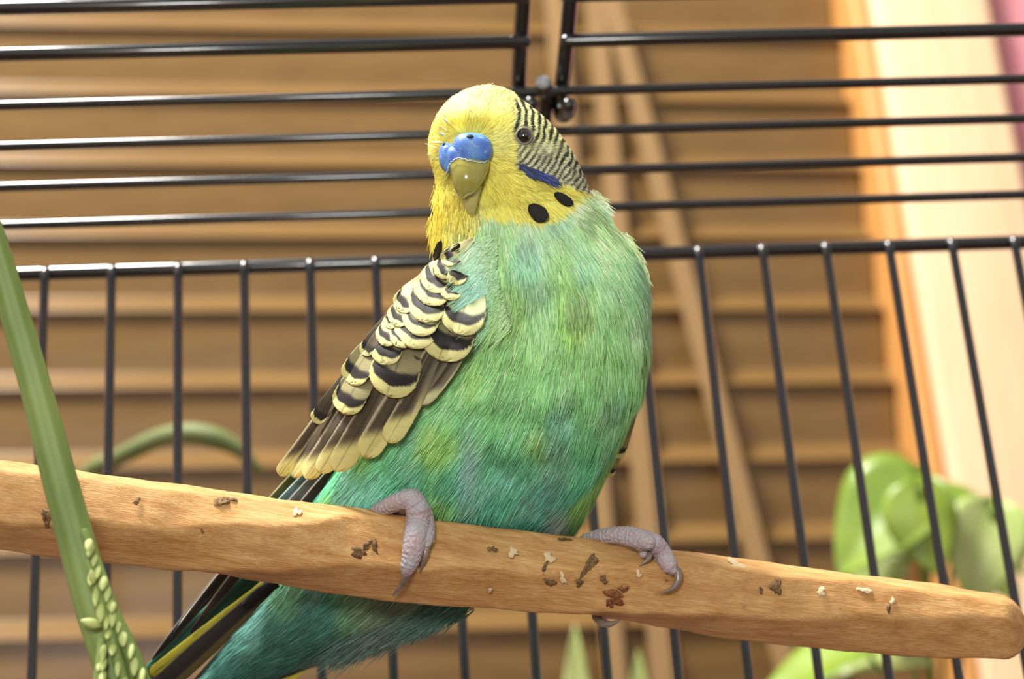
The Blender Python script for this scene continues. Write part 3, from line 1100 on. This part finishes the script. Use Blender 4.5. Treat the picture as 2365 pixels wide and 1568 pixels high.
def fluff(name, n, mask, Lfn, wd, lift, curl, jit, cell, cl, parent=bird, bright=.13):
    P, N, Fv = sample(n, mask)
    D = flow_dir(P, N, Fv)
    D = D - N * np.sum(D * N, 1)[:, None]
    D /= np.linalg.norm(D, axis=1)[:, None] + 1e-9
    L = Lfn(P) * rng.uniform(.7, 1.25, n)
    tip, bc = clumps(P, N, D, L * .9, cell)
    cj = np.exp((vnoise(bc, cell * .73, 21) - .5) * .30)[:, None]
    V, F, C = grow(P, N, D, L, np.full(n, wd) * rng.uniform(.7, 1.3, n), lift * rng.uniform(.4, 1.5, n), curl,
                   lambda q: plum_col(q), cl, tip, jit, bright=bright)
    C = np.clip(C * np.repeat(cj, 8, axis=0), 0, 255)
    ob = mesh_obj(name, toW(V), F, M_FLUFF, parent, col=lin(C), smooth=True)
    ob['kind'] = 'stuff'
    return ob


headm = (VV < 455) * FRONTW * eyem * cerem
neckm = ((VV >= 440) & (VV < 620)) * FRONTW * cerem * wingm
bodym = (VV >= 560) * FRONTW * wingm
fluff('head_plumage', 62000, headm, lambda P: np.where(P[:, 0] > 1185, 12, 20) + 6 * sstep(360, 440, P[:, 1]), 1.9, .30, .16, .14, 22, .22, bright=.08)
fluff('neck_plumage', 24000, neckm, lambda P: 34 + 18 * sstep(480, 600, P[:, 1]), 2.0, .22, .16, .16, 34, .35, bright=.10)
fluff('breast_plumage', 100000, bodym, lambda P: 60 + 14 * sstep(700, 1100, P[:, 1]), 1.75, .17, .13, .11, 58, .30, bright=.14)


def free_tuft(name, roots, dirs, L, wd, cols, n, spread, parent, lift=.15, jit=.12, nrm=(0, 0, 1.0), curl=.1):
    """strands rooted along a short curve (bird space)"""
    t = rng.uniform(0, 1, n)
    R = np.stack([np.interp(t, np.linspace(0, 1, len(roots)), np.array(roots)[:, k]) for k in range(3)], -1)
    D = np.stack([np.interp(t, np.linspace(0, 1, len(dirs)), np.array(dirs)[:, k]) for k in range(3)], -1)
    C0 = np.stack([np.interp(t, np.linspace(0, 1, len(cols)), np.array(cols, float)[:, k]) for k in range(3)], -1)
    R = R + np.clip(rng.normal(0, 1, (n, 3)), -1.4, 1.4) * np.array([spread, spread, spread * .4])
    N = np.broadcast_to(np.array(nrm, float), (n, 3)) + rng.normal(0, .15, (n, 3))
    V, F, C = grow(R, N, D, L * rng.uniform(.6, 1.2, n), np.full(n, wd), np.full(n, lift), curl, lambda q: C0, jit=jit)
    ob = mesh_obj(name, toW(V), F, M_FLUFF, parent, col=lin(C))
    ob['kind'] = 'stuff'
    return ob


# bluish breast feathers lapping over the wing's edge
ww = lambda u, v, o: (u, v, float(max(wing_w(np.array(float(u)), np.array(float(v))), surf_w(u, v)) + o))
n = 3000
t = rng.uniform(0, 1, n)
ru = np.interp(t, [0, .3, .6, 1], [1118, 1116, 1122, 1150]) + rng.uniform(-28, 34, n)
rv = np.interp(t, [0, 1], [560, 755]) + rng.normal(0, 8, n)
R = np.stack([ru, rv, surf_w(ru, rv) + np.interp(ru, [1090, 1125, 1165], [52, 34, 12])], -1)
D = np.stack([np.full(n, -.80), np.interp(t, [0, 1], [.55, .62]), np.full(n, .42)], -1)
V, F, C = grow(R, np.broadcast_to([-.25, -.1, 1.0], R.shape), D, rng.uniform(40, 78, n), np.full(n, 1.5), np.full(n, .30), .10,
               lambda q: mix(plum_col(R), np.array([206, 236, 216.]), np.full(n, .25)), jit=.13)
o = mesh_obj('wing_edge_tuft', toW(V), F, M_FLUFF, bird, col=lin(C))
o['kind'] = 'stuff'
# long yellow throat feathers
thr = [(1018, 440), (1018, 465), (1024, 490), (1036, 510), (1052, 530)]
for L_, w_, n_, du in ((30, 2.2, 600, 0), (36, 2.2, 600, 22), (32, 2.2, 400, 44)):
    free_tuft('throat_tuft', [(a + du, b, float(surf_w(a + du, b)) + 6) for a, b in thr],
              [(-.04, 1, -.05), (-.05, 1, 0), (-.03, 1, 0), (.0, 1, 0)], L_, w_, [(248, 234, 120), (244, 226, 104), (240, 222, 100), (230, 228, 140)], n_, 12, bird, lift=.04, jit=.14)
free_tuft('throat_tuft', [(1004, 505, 30), (1010, 540, 60), (1040, 552, 110), (1062, 556, 130)],
          [(-.10, 1, .1), (-.06, 1, .1), (-.04, 1, .1), (0, 1, .1)], 38, 2.4, [(246, 230, 110), (240, 222, 100), (236, 220, 104), (214, 222, 140)], 700, 10, bird, lift=.10)
# vent fluff below the perch and thigh tuft
free_tuft('vent_fluff', [(1085, 1385, -120), (1000, 1420, -128), (900, 1460, -135), (800, 1490, -145)],
          [(-.75, .55, 0), (-.8, .5, 0), (-.85, .5, 0), (-.8, .6, 0)], 85, 2.0, [(80, 124, 112), (92, 124, 110), (104, 124, 112), (84, 114, 104)], 1600, 16, bird, lift=.02)
# ragged tufts breaking the outline of nape and shoulder
free_tuft('nape_tuft', [(1366, 446, -10), (1380, 468, -10), (1396, 490, -5)], [(.8, .6, 0), (.85, .5, 0), (.7, .7, 0)], 26, 2.0, [(226, 232, 190), (222, 240, 196), (214, 238, 200)], 260, 7, bird, lift=.02, jit=.18)
free_tuft('shoulder_tuft', [(1436, 540, 10), (1466, 590, 10), (1488, 640, 5)], [(.6, .8, 0), (.4, .9, 0), (.2, 1, 0)], 34, 2.0, [(222, 242, 190), (218, 244, 180), (204, 236, 176)], 420, 8, bird, lift=.02, jit=.14)
# pin feathers on the forehead
n = 46
a = rng.uniform(math.radians(150), math.radians(285), n)
R = np.stack([1078 + np.cos(a) * rng.uniform(50, 92, n) * 1.0, 338 + np.sin(a) * rng.uniform(48, 80, n), 0 * a], -1)
R[:, 2] = surf_w(R[:, 0], R[:, 1]) + 8
keep = (R[:, 0] > 1000) & (R[:, 0] < 1130)
R = R[keep]
D = R - KP
V, F, C = grow(R, np.broadcast_to([0, 0, 1.0], R.shape), D / np.linalg.norm(D, axis=1)[:, None], rng.uniform(12, 22, len(R)), np.full(len(R), 2.6), np.full(len(R), .25), .1,
               lambda q: np.broadcast_to(np.array([240, 240, 214.]), q.shape), jit=.1)
o = mesh_obj('pin_feathers', toW(V), F, M_FLUFF, bird, col=lin(C))
o['kind'] = 'stuff'

# ---- throat spots
sw = lambda u, v, o: np.clip(surf_w(u, v), -200, 400) + o
for k, (b_, t_, hw_, dw) in enumerate([((1222, 474), (1262, 508), 21, 14), ((1281, 446), (1321, 473), 13, 14), ((1018, 556), (1005, 602), 10, 110), ((1060, 562), (1044, 588), 8, 70)]):
    ub = np.array([surf_w(b_[0], b_[1]), surf_w(t_[0], t_[1])]) + dw
    o = feather('throat_spot', b_, t_, hw_, 'spot', 0, bird, seed=fs, wpts=tuple(ub), colors=None, cup=3, ns=20, nt=15)
    o['label'] = 'black spot on the yellow throat'
    fs += 1
# violet cheek patch
cp = np.array([(1203, 383), (1215, 392), (1228, 396), (1240, 402), (1252, 407), (1265, 410)], float)
roots = np.concatenate([cp, surf_w(cp[:, 0], cp[:, 1])[:, None] + 13], 1)
o = free_tuft('cheek_patch', roots, [(.85, .5, -.2), (.9, .45, -.3)], 36, 3.6, [(62, 72, 104), (74, 88, 150), (78, 92, 150)], 190, 4.0, bird, lift=.03, jit=.10, curl=.05)
o['label'] = 'violet blue cheek patch'


# ---- eyes
def ellipsoid(c, r, nu=24, nv=16):
    a = np.linspace(0, math.pi, nv)
    b = np.linspace(0, 2 * math.pi, nu, endpoint=False)
    A, Bb = np.meshgrid(a, b, indexing='ij')
    V = np.stack([c[0] + r[0] * np.sin(A) * np.cos(Bb), c[1] + r[1] * np.cos(A), c[2] + r[2] * np.sin(A) * np.sin(Bb)], -1).reshape(-1, 3)
    return V, [tuple(f) for f in grid_faces(nv, nu)]


M_EYE, _nt2, _b2 = mat_base('dark_eye', (12, 8, 6), .06, .6, 1.0)
M_RING = noise_mat('grey_eyelid_skin', (112, 108, 90), (150, 146, 124), 2500, rough=.6, bump=.3)
ez = float(surf_w(1211, 314))
V, F = ellipsoid((1210, 313, ez + 5), (16.5, 16.5, 14))
eye = mesh_obj('eye', toW(V), F, M_EYE, bird)
ta = np.linspace(0, 2 * math.pi, 33)[:-1]
RP = np.stack([1210.5 + 18.0 * np.cos(ta), 313.5 + 18.2 * np.sin(ta), ez + 8.5 - .30 * 18 * np.cos(ta)], -1)


def ring_tube(P, r, nseg=8):
    n = len(P)
    c = P.mean(0)
    V = []
    for k in range(n):
        T = P[(k + 1) % n] - P[k - 1]
        T /= np.linalg.norm(T)
        N = P[k] - c
        N -= T * N.dot(T)
        N /= np.linalg.norm(N)
        B = np.cross(T, N)
        for q in range(nseg):
            a = 2 * math.pi * q / nseg
            V.append(P[k] + r * (math.cos(a) * N + math.sin(a) * B))
    F = []
    for k in range(n):
        for q in range(nseg):
            F.append((k * nseg + q, k * nseg + (q + 1) % nseg, ((k + 1) % n) * nseg + (q + 1) % nseg, ((k + 1) % n) * nseg + q))
    return np.array(V), F


V, F = ring_tube(RP, 2.4)
mesh_obj('eyelid', toW(V), F, M_RING, eye)
V, F = ellipsoid((1004, 322, -46), (10, 15, 15))
mesh_obj('eye', toW(V), F, M_EYE, bird)

# ---- cere and beak
M_CERE = None


def cere_material():
    m, nt, b = mat_base('blue_cere_skin', (84, 122, 206), .42, .4)
    tc = add(nt, 'ShaderNodeTexCoord')
    n1 = add(nt, 'ShaderNodeTexNoise', Scale=220.0, Detail=3.0)
    n2 = add(nt, 'ShaderNodeTexNoise', Scale=620.0, Detail=6.0, Roughness=.7)
    for n_ in (n1, n2):
        nt.links.new(tc.outputs['Object'], n_.inputs['Vector'])
    r1 = add(nt, 'ShaderNodeValToRGB')
    r1.color_ramp.elements[0].position, r1.color_ramp.elements[1].position = .35, .65
    r1.color_ramp.elements[0].color = (*lin((70, 104, 196)), 1)
    r1.color_ramp.elements[1].color = (*lin((104, 158, 214)), 1)
    nt.links.new(n1.outputs['Fac'], r1.inputs['Fac'])
    r2 = add(nt, 'ShaderNodeValToRGB')
    r2.color_ramp.elements[0].position, r2.color_ramp.elements[1].position = .56, .66
    r2.color_ramp.elements[0].color = (0, 0, 0, 1)
    r2.color_ramp.elements[1].color = (.7, .7, .7, 1)
    nt.links.new(n2.outputs['Fac'], r2.inputs['Fac'])
    mx = add(nt, 'ShaderNodeMix', data_type='RGBA')
    mx.inputs[7].default_value = (*lin((190, 206, 226)), 1)
    nt.links.new(r2.outputs['Color'], mx.inputs[0])
    nt.links.new(r1.outputs['Color'], mx.inputs[6])
    nt.links.new(mx.outputs[2], b.inputs['Base Color'])
    bp = add(nt, 'ShaderNodeBump', Strength=.5, Distance=.0004)
    nt.links.new(n2.outputs['Fac'], bp.inputs['Height'])
    nt.links.new(bp.outputs['Normal'], b.inputs['Normal'])
    return m


def lobe(c, r, shear=0.0, sq=2.4):
    V, F = ellipsoid((0, 0, 0), (1, 1, 1), 40, 26)
    # slightly squared ellipsoid: fuller than a ball
    nrm = (np.abs(V) ** sq).sum(1) ** (1 / sq)
    V = V / np.maximum(nrm, 1e-6)[:, None]
    V = V * np.array(r) + np.array(c)
    V[:, 1] += shear * (V[:, 0] - c[0])
    return V, F


def joined(parts):
    Vs, Fs, k = [], [], 0
    for V, F in parts:
        Vs.append(V)
        Fs += [tuple(i + k for i in f) for f in F]
        k += len(V)
    return np.concatenate(Vs), Fs


V, F = joined([lobe((1091, 343, 170), (46, 37, 36), .06), lobe((1036, 365, 152), (23, 35, 34), .25), lobe((1056, 362, 166), (28, 26, 31), .1)])
cere = mesh_obj('cere', toW(V), F, cere_material(), bird)
cere['label'] = 'swollen blue cere with flaking skin'
M_NOS, _n3, _b3 = mat_base('dark_nostril', (38, 62, 74), .7, .2)
V, F = ellipsoid((1086, 317, 194), (9.5, 6.5, 8))
mesh_obj('nostril', toW(V), F, M_NOS, cere)
V, F = ellipsoid((1026, 338, 168), (5, 9, 6))
mesh_obj('nostril', toW(V), F, M_NOS, cere)


def loft(rows, nseg=32, sq=2.2):
    """rows: centre (3), half width, half depth; rings lie across picture-right and depth"""
    rows = np.array(rows, float)
    n = 40
    R = spline(rows, n)
    th = np.linspace(0, 2 * math.pi, nseg, endpoint=False)
    c, s = np.cos(th), np.sin(th)
    c = np.sign(c) * np.abs(c) ** (2 / sq)
    s = np.sign(s) * np.abs(s) ** (2 / sq)
    V = np.stack([R[:, 0:1] + R[:, 3:4] * c, np.repeat(R[:, 1:2], nseg, 1) + R[:, 5:6] * c, R[:, 2:3] + R[:, 4:5] * s], -1).reshape(-1, 3)
    F = [tuple(f) for f in grid_faces(n, nseg)]
    F.append(tuple(range(nseg)))
    F.append(tuple(range(n * nseg - 1, (n - 1) * nseg - 1, -1)))
    return V, F


M_BEAK = noise_mat('olive_horn_beak', (146, 138, 52), (166, 160, 84), 160, rough=.20, spec=.5, coat=.3)
V, F = loft([(1084, 352, 158, 46, 30, 8), (1084, 372, 168, 47, 36, 7), (1081, 395, 176, 43, 40, 8), (1077, 418, 182, 34, 36, 8), (1072, 438, 184, 24, 26, 6), (1068, 452, 182, 12, 14, 3), (1067, 458, 180, 4, 5, 1)], sq=2.1)
beak = mesh_obj('upper_beak', toW(V), F, M_BEAK, bird)
M_BEAK2 = noise_mat('pale_lower_beak', (176, 168, 96), (196, 188, 120), 300, rough=.4)
V, F = loft([(1088, 430, 148, 26, 24, 0), (1086, 450, 152, 22, 22, 0), (1086, 472, 152, 16, 18, 0), (1088, 490, 146, 9, 12, 0), (1089, 497, 142, 4, 6, 0)])
mesh_obj('lower_beak', toW(V), F, M_BEAK2, bird)
# ragged pale rim of the upper beak
rim = [(1047, 440, 200), (1056, 452, 203), (1066, 459, 200), (1076, 452, 206), (1088, 447, 200), (1098, 439, 192), (1106, 428, 184)]
V, F = tube_geo(toW(spline(rim, 30) + rng.normal(0, .8, (30, 3))), 1.6e-4, 6)
mesh_obj('beak_rim', V, F, M_BEAK2, beak)

rim = [(1031, 404, 176), (1034, 392, 186), (1042, 376, 200), (1052, 366, 205), (1066, 366, 209), (1084, 371, 210), (1108, 375, 202), (1128, 373, 184)]
V, F = tube_geo(toW(spline(rim, 40) + rng.normal(0, .9, (40, 3))), 1.5e-4, 6)
M_FLAKE = noise_mat('flaky_cere_edge', (170, 186, 200), (206, 214, 214), 900, rough=.6)
mesh_obj('cere_edge', V, F, M_FLAKE, cere)


# ---- feet
def foot_material():
    m, nt, b = mat_base('scaly_grey_skin', (168, 160, 164), .55, .35)
    tc = add(nt, 'ShaderNodeTexCoord')
    vo = add(nt, 'ShaderNodeTexVoronoi', Scale=1100.0)
    n1 = add(nt, 'ShaderNodeTexNoise', Scale=260.0, Detail=3.0)
    nt.links.new(tc.outputs['Object'], vo.inputs['Vector'])
    nt.links.new(tc.outputs['Object'], n1.inputs['Vector'])
    r1 = add(nt, 'ShaderNodeValToRGB')
    r1.color_ramp.elements[0].position, r1.color_ramp.elements[1].position = .35, .7
    r1.color_ramp.elements[0].color = (*lin((196, 176, 178)), 1)
    r1.color_ramp.elements[1].color = (*lin((192, 194, 202)), 1)
    nt.links.new(n1.outputs['Fac'], r1.inputs['Fac'])
    r2 = add(nt, 'ShaderNodeValToRGB')
    r2.color_ramp.elements[0].position, r2.color_ramp.elements[1].position = .0, .55
    r2.color_ramp.elements[0].color = (1, 1, 1, 1)
    r2.color_ramp.elements[1].color = (.74, .70, .70, 1)
    nt.links.new(vo.outputs['Distance'], r2.inputs['Fac'])
    mx = add(nt, 'ShaderNodeMix', data_type='RGBA', blend_type='MULTIPLY')
    mx.inputs[0].default_value = .7
    nt.links.new(r1.outputs['Color'], mx.inputs[6])
    nt.links.new(r2.outputs['Color'], mx.inputs[7])
    nt.links.new(mx.outputs[2], b.inputs['Base Color'])
    bp = add(nt, 'ShaderNodeBump', Strength=.6, Distance=.0005, invert=True)
    nt.links.new(vo.outputs['Distance'], bp.inputs['Height'])
    nt.links.new(bp.outputs['Normal'], b.inputs['Normal'])
    return m


M_FOOT = foot_material()
M_CLAW = noise_mat('grey_brown_claw', (112, 96, 84), (140, 124, 112), 300, rough=.3, coat=.3)


def limb(pts, n=90, ring=11.0, amp=.028):
    """pts: (u, v, w, radius); returns a wrinkled tube in world space"""
    R = spline(np.array(pts, float), n)
    seg = np.concatenate([[0], np.cumsum(np.linalg.norm(np.diff(R[:, :3], axis=0), axis=1))])
    r = R[:, 3] * (1 + amp * np.sin(seg / ring * 2 * math.pi))
    return tube_geo(toW(R[:, :3]), r * 1e-4, 20)


def claw(pts, parent):
    R = spline(np.array(pts, float), 26)
    V, F = tube_geo(toW(R[:, :3]), np.maximum(R[:, 3], .6) * 1e-4, 14)
    return mesh_obj('claw', V, F, M_CLAW, parent)


def on(u, v, k, r):
    return (u, v, float(perch_surf(u, v)) + k, r)


wp_ = float(perch_w(960))
f1 = joined([limb([(862, 1186, 20, 17), (886, 1174, 62, 19), (916, 1160, 96, 21), (946, 1152, 112, 24), (962, 1168, 112, 27)]),
             limb([(955, 1152, 108, 24), (964, 1174, 112, 27), (966, 1200, float(perch_surf(966, 1206)) + 24, 28), on(961, 1232, 22, 27), on(955, 1262, 19, 25), on(950, 1288, 16, 22), on(943, 1308, 13, 18), on(940, 1318, 11, 14)]),
             limb([(962, 1160, 90, 22), (976, 1182, 96, 22), on(984, 1212, 14, 20), on(984, 1236, 14, 19), on(980, 1256, 12, 16), on(979, 1266, 10, 12)]),
             limb([(940, 1160, 90, 20), (925, 1178, 30, 20), (925, 1230, -92, 18), (930, 1290, -104, 15)])])
foot = mesh_obj('foot', f1[0], f1[1], M_FOOT, bird)
claw([on(943, 1306, 12, 12), on(938, 1328, 12, 9.5), on(930, 1348, 11, 7.5), on(918, 1364, 9, 5), on(908, 1376, 6, 1.5)], foot)
claw([on(984, 1256, 10, 10), on(982, 1280, 10, 8), on(977, 1300, 8, 6), on(970, 1322, 5, 1.5)], foot)
tw = float(perch_surf(1480, 1262))
f2 = joined([limb([(1350, 1246, -70, 13), (1380, 1240, -40, 17), (1420, 1236, 0, 20), (1462, 1238, 30, 21), (1495, 1252, 58, 21)]),
             limb([(1440, 1240, 14, 19), (1478, 1250, 44, 21), on(1490, 1270, 12, 15), on(1488, 1278, 10, 12)]),
             limb([(1470, 1240, 22, 20), (1508, 1252, 40, 22), on(1528, 1276, 16, 22), on(1540, 1296, 15, 21), on(1548, 1310, 13, 18), on(1553, 1316, 12, 14)]),
             limb([(1400, 1245, -30, 18), (1395, 1300, -120, 16), (1395, 1380, -120, 15), (1388, 1418, -70, 12), (1386, 1426, -46, 10)])])
foot2 = mesh_obj('foot', f2[0], f2[1], M_FOOT, bird)
claw([on(1492, 1262, 16, 9), on(1500, 1278, 18, 8), on(1496, 1292, 15, 6), on(1478, 1306, 6, 1.5)], foot2)
claw([on(1550, 1308, 12, 12), on(1565, 1322, 14, 10.5), on(1565, 1342, 13, 8.5), on(1552, 1360, 11, 5.5), on(1524, 1370, 7, 1.2)], foot2)
claw([(1376, 1424, -40, 10), (1390, 1438, -14, 9), (1410, 1441, 4, 7), (1432, 1432, 16, 2)], foot2)

# ================================================================== green stalk in front
M_STALK = noise_mat('green_stalk_skin', (102, 128, 64), (140, 160, 88), 60, (1, 1, .25), rough=.5, spec=.35, bump=.1)
M_BUD = noise_mat('pale_green_bud', (160, 182, 96), (212, 218, 146), 400, rough=.55)
stalk_px = [(-230, -160, 430, 22), (-150, 130, 448, 24), (-60, 430, 470, 27), (-14, 560, 480, 29), (32, 720, 490, 32), (78, 880, 500, 34), (125, 1060, 512, 37), (168, 1220, 525, 39), (212, 1380, 540, 42), (262, 1530, 555, 45), (320, 1700, 570, 46), (372, 1840, 580, 44)]
sp_ = spline(np.array(stalk_px, float), 90)
stalk = empty('plant_stalk', toW(sp_[-1, :3]))
tag(stalk, 'ridged green plant stalk with small pale buds crossing in front of the perch', 'plant stalk')
tube('stalk', toW(sp_[:, :3]), sp_[:, 3] * 1e-4 * .93, M_STALK, stalk, 48, prof=lambda th: 1 + .05 * np.cos(7 * th) + .02 * np.cos(13 * th))
bl_pts = [[(196, 1230, 570, 10), (232, 1330, 590, 13), (268, 1430, 605, 15), (318, 1540, 615, 17), (352, 1640, 615, 16)],
          [(205, 1300, 580, 8), (236, 1400, 606, 11), (262, 1490, 618, 12), (296, 1600, 622, 12)],
          [(235, 1480, 590, 9), (232, 1540, 612, 12), (225, 1620, 625, 14)]]
bud_v, bud_f = None, None


def bud_mesh():
    prof_ = [(0, .15), (.12, .6), (.35, 1), (.6, .95), (.82, .6), (1, .1)]
    P = np.array([(0, 0, z) for z, _ in prof_]) * 1.0
    th = np.linspace(0, 2 * math.pi, 8, endpoint=False)
    V = np.array([[(r * .28 * math.cos(a), r * .28 * math.sin(a), z) for a in th] for z, r in prof_]).reshape(-1, 3)
    F = [tuple(f) for f in grid_faces(6, 8)] + [tuple(range(7, -1, -1)), tuple(range(40, 48))]
    return V, F


bvv, bff = bud_mesh()
bme = bpy.data.meshes.new('bud')
bme.from_pydata([tuple(x) for x in bvv], [], bff)
bme.polygons.foreach_set('use_smooth', np.ones(len(bme.polygons), bool))
bme.materials.append(M_BUD)
g = np.random.default_rng(3)


def put_bud(p, d, L, parent, fat=1.0):
    o = bpy.data.objects.new('bud', bme)
    COL.objects.link(o)
    o.parent = parent
    o.matrix_parent_inverse = Matrix.Translation(-Vector(parent.location))
    q = Vector(d).to_track_quat('Z', 'Y')
    o.matrix_basis = Matrix.LocRotScale(Vector(p), q, Vector((L * fat, L * fat, L)))


for bp_ in bl_pts:
    R = spline(np.array(bp_, float), 40)
    tube('side_stem', toW(R[:, :3]), R[:, 3] * 1e-4, M_STALK, stalk, 12)
for ci, bp_ in enumerate(bl_pts):
    R = spline(np.array(bp_, float), 200)
    for k in range(15 if ci == 0 else 8):
        i = int(12 + k * 188 / (15 if ci == 0 else 8)) % 199
        a = g.uniform(-.8, 1.6) if ci == 0 else g.uniform(-1.6, 1.6)
        off = np.array([math.cos(a), .2, math.sin(a + .9) * .8])
        p = R[i, :3] + off * R[i, 3] * .8
        dd = np.array([off[0] * .55, g.uniform(.5, 1.0), off[2] * .5])
        p0, p1 = toW(p), toW(p + dd)
        put_bud(p0, p1 - p0, g.uniform(34, 52) * 1e-4, stalk, g.uniform(.5, .75))
for (u, v, du, dv, L) in ((208, 1245, .5, .8, 40), (236, 1445, -1, -.25, 46), (216, 1350, .1, -1, 34), (262, 1390, .6, .8, 36), (285, 1455, .3, .9, 40)):
    p0, p1 = toW(np.array([u, v, 612.])), toW(np.array([u + du, v + dv, 612.3]))
    put_bud(p0, p1 - p0, L * 1e-4, stalk, .85)

# ================================================================== plants on the sill behind
M_LEAF = noise_mat('pothos_leaf', (98, 126, 26), (140, 164, 62), 30, rough=.36, spec=.6)
M_LEAF2 = noise_mat('pothos_leaf_pale', (150, 172, 84), (188, 198, 130), 30, rough=.36, spec=.6)
M_STEM = noise_mat('plant_stem_green', (74, 104, 34), (98, 126, 52), 60, rough=.5)
M_POT = noise_mat('terracotta_pot', (150, 82, 52), (168, 96, 64), 40, rough=.8)
M_SOIL = noise_mat('dark_potting_soil', (40, 28, 20), (66, 48, 34), 200, rough=.95, bump=.5)


def leaf(name, c, tipdir, nrm, L, Wd, mat, parent):
    """heart-shaped leaf folded along its midrib; c is the stalk end"""
    t = np.array(tipdir, float)
    t /= np.linalg.norm(t)
    nn = np.array(nrm, float)
    nn -= t * nn.dot(t)
    nn /= np.linalg.norm(nn)
    sdir = np.cross(nn, t)
    ns, nt = 18, 9
    V = []
    for i in range(ns):
        s = i / (ns - 1)
        hw_ = Wd * (math.sin(math.pi * min(1, s ** .62)) ** .75) * (1 - .25 * s) if 0 < s < 1 else 0.0
        back = -.16 * L * max(0, 1 - s * 3.2)
        for j in range(nt):
            q = j / (nt - 1) * 2 - 1
            V.append(np.array(c) + t * (s * L + back * abs(q)) + sdir * q * hw_ + nn * (abs(q) * hw_ * .28 - .22 * L * s * s + .02 * L * math.sin(9 * s) * abs(q)))
    ob = mesh_obj(name, np.array(V), grid_faces(ns, nt, closed=False), mat, parent)
    md = ob.modifiers.new('thickness', 'SOLIDIFY')
    md.thickness = .0006
    return ob


def pot(name, base, rr, h, label):
    e = empty(name, base)
    tag(e, label, 'plant')
    prof_ = [(0, .0), (.72, .0), (.74, .02), (1.0, .80), (1.08, .80), (1.08, 1.0), (.98, 1.0), (.96, .86), (0, .86)]
    th = np.linspace(0, 2 * math.pi, 32, endpoint=False)
    V = np.array([[base + np.array([r * rr * math.cos(a), r * rr * math.sin(a), z * h]) for a in th] for r, z in prof_[1:-1]]).reshape(-1, 3)
    n_ = len(prof_) - 2
    F = [tuple(f) for f in grid_faces(n_, 32)] + [tuple(range(31, -1, -1))]
    mesh_obj('pot', V, F, M_POT, e)
    V = np.array([base + np.array([.97 * rr * math.cos(a), .97 * rr * math.sin(a), .88 * h]) for a in th] + [base + np.array([0, 0, .92 * h])])
    mesh_obj('soil', V, [(k, (k + 1) % 32, 32) for k in range(32)], M_SOIL, e)
    return e


zs = PB[2] + ZLO
def sill_pt(px, dout):
    """point on the sill's top under a picture column"""
    q = hit(px, 1500, PB + NB * dout, NB)
    return np.array([q[0], q[1], zs])


pb1 = sill_pt(2080, .062)
plant = pot('potted_pothos', pb1, .055, .085, 'green pothos with glossy leaves in front of the pale window casing')
crown = pb1 + UP * .08
LD = 0.93
leaves = [((2120, 1120), (1925, 1300), 3.6, M_LEAF, (.1, -.8, .5)), ((2140, 1180), (2390, 1290), 3.2, M_LEAF, (0, -.75, .65)), ((2290, 1180), (2250, 1400), 2.6, M_LEAF2, (.1, -.9, .4)),
          ((2010, 1500), (1730, 1590), 3.0, M_LEAF, (0, -.6, .8)), ((1960, 1560), (2150, 1500), 2.6, M_LEAF2, (0, -.6, .8)), ((2120, 1130), (2160, 1330), 2.4, M_LEAF, (-.5, -.8, .3)),
          ((2200, 1260), (2370, 1370), 2.6, M_LEAF, (.2, -.8, .5)), ((2060, 1250), (1985, 1390), 2.0, M_LEAF2, (-.1, -.9, .3))]
for k, (a, b_, wdt, m_, nr) in enumerate(leaves):
    dep = LD + .02 * math.sin(k * 2.1)
    p0 = at(a[0], a[1], dep)
    p1 = at(b_[0], b_[1], dep - .012)
    d = p1 - p0
    lf = leaf('leaf', p0, d, nr, np.linalg.norm(d), wdt * .0075, m_, plant)
    tube('leaf_stalk', spline(np.array([crown, crown * .5 + p0 * .5 + UP * .03 + NB * .01, p0 - UP * .004, p0 + d * .06]), 20), .0012, M_STEM, plant, 8)

M_VINE = noise_mat('dull_vine_stem', (92, 104, 56), (112, 120, 70), 60, rough=.6)
pb2 = sill_pt(330, .062)
plant2 = pot('potted_vine', pb2, .050, .08, 'blurred arching green vine stem behind the lower left cage wires')
c2 = pb2 + UP * .07
vine = [c2, at(300, 1640, .87), at(250, 1490, .87), at(205, 1330, .86), at(175, 1190, .85), at(200, 1095, .845), at(270, 1058, .84), at(370, 1012, .835), at(450, 1002, .83), at(540, 1030, .83), at(600, 1085, .83)]
tube('vine_stem', spline(np.array(vine), 60), np.interp(np.linspace(0, 1, 60), [0, .5, .85, 1], [.003, .0032, .0044, .0015]), M_VINE, plant2, 12)
pb3 = sill_pt(1330, .062)
plant3 = pot('potted_shoot', pb3, .040, .07, 'narrow pale leaves rising below the perch beside the ladder tape')
c3 = pb3 + UP * .06
for (a, b_, wdt) in (((1335, 1700), (1328, 1455), .9), ((1480, 1700), (1475, 1515), .8)):
    p0, p1 = at(*a, .95), at(*b_, .945)
    leaf('leaf', p0, p1 - p0, (0, -1, .2), np.linalg.norm(p1 - p0), wdt * .008, M_LEAF2, plant3)
    tube('leaf_stalk', spline(np.array([c3, c3 * .5 + p0 * .5, p0, p0 + (p1 - p0) * .05]), 12), .0012, M_STEM, plant3, 8)
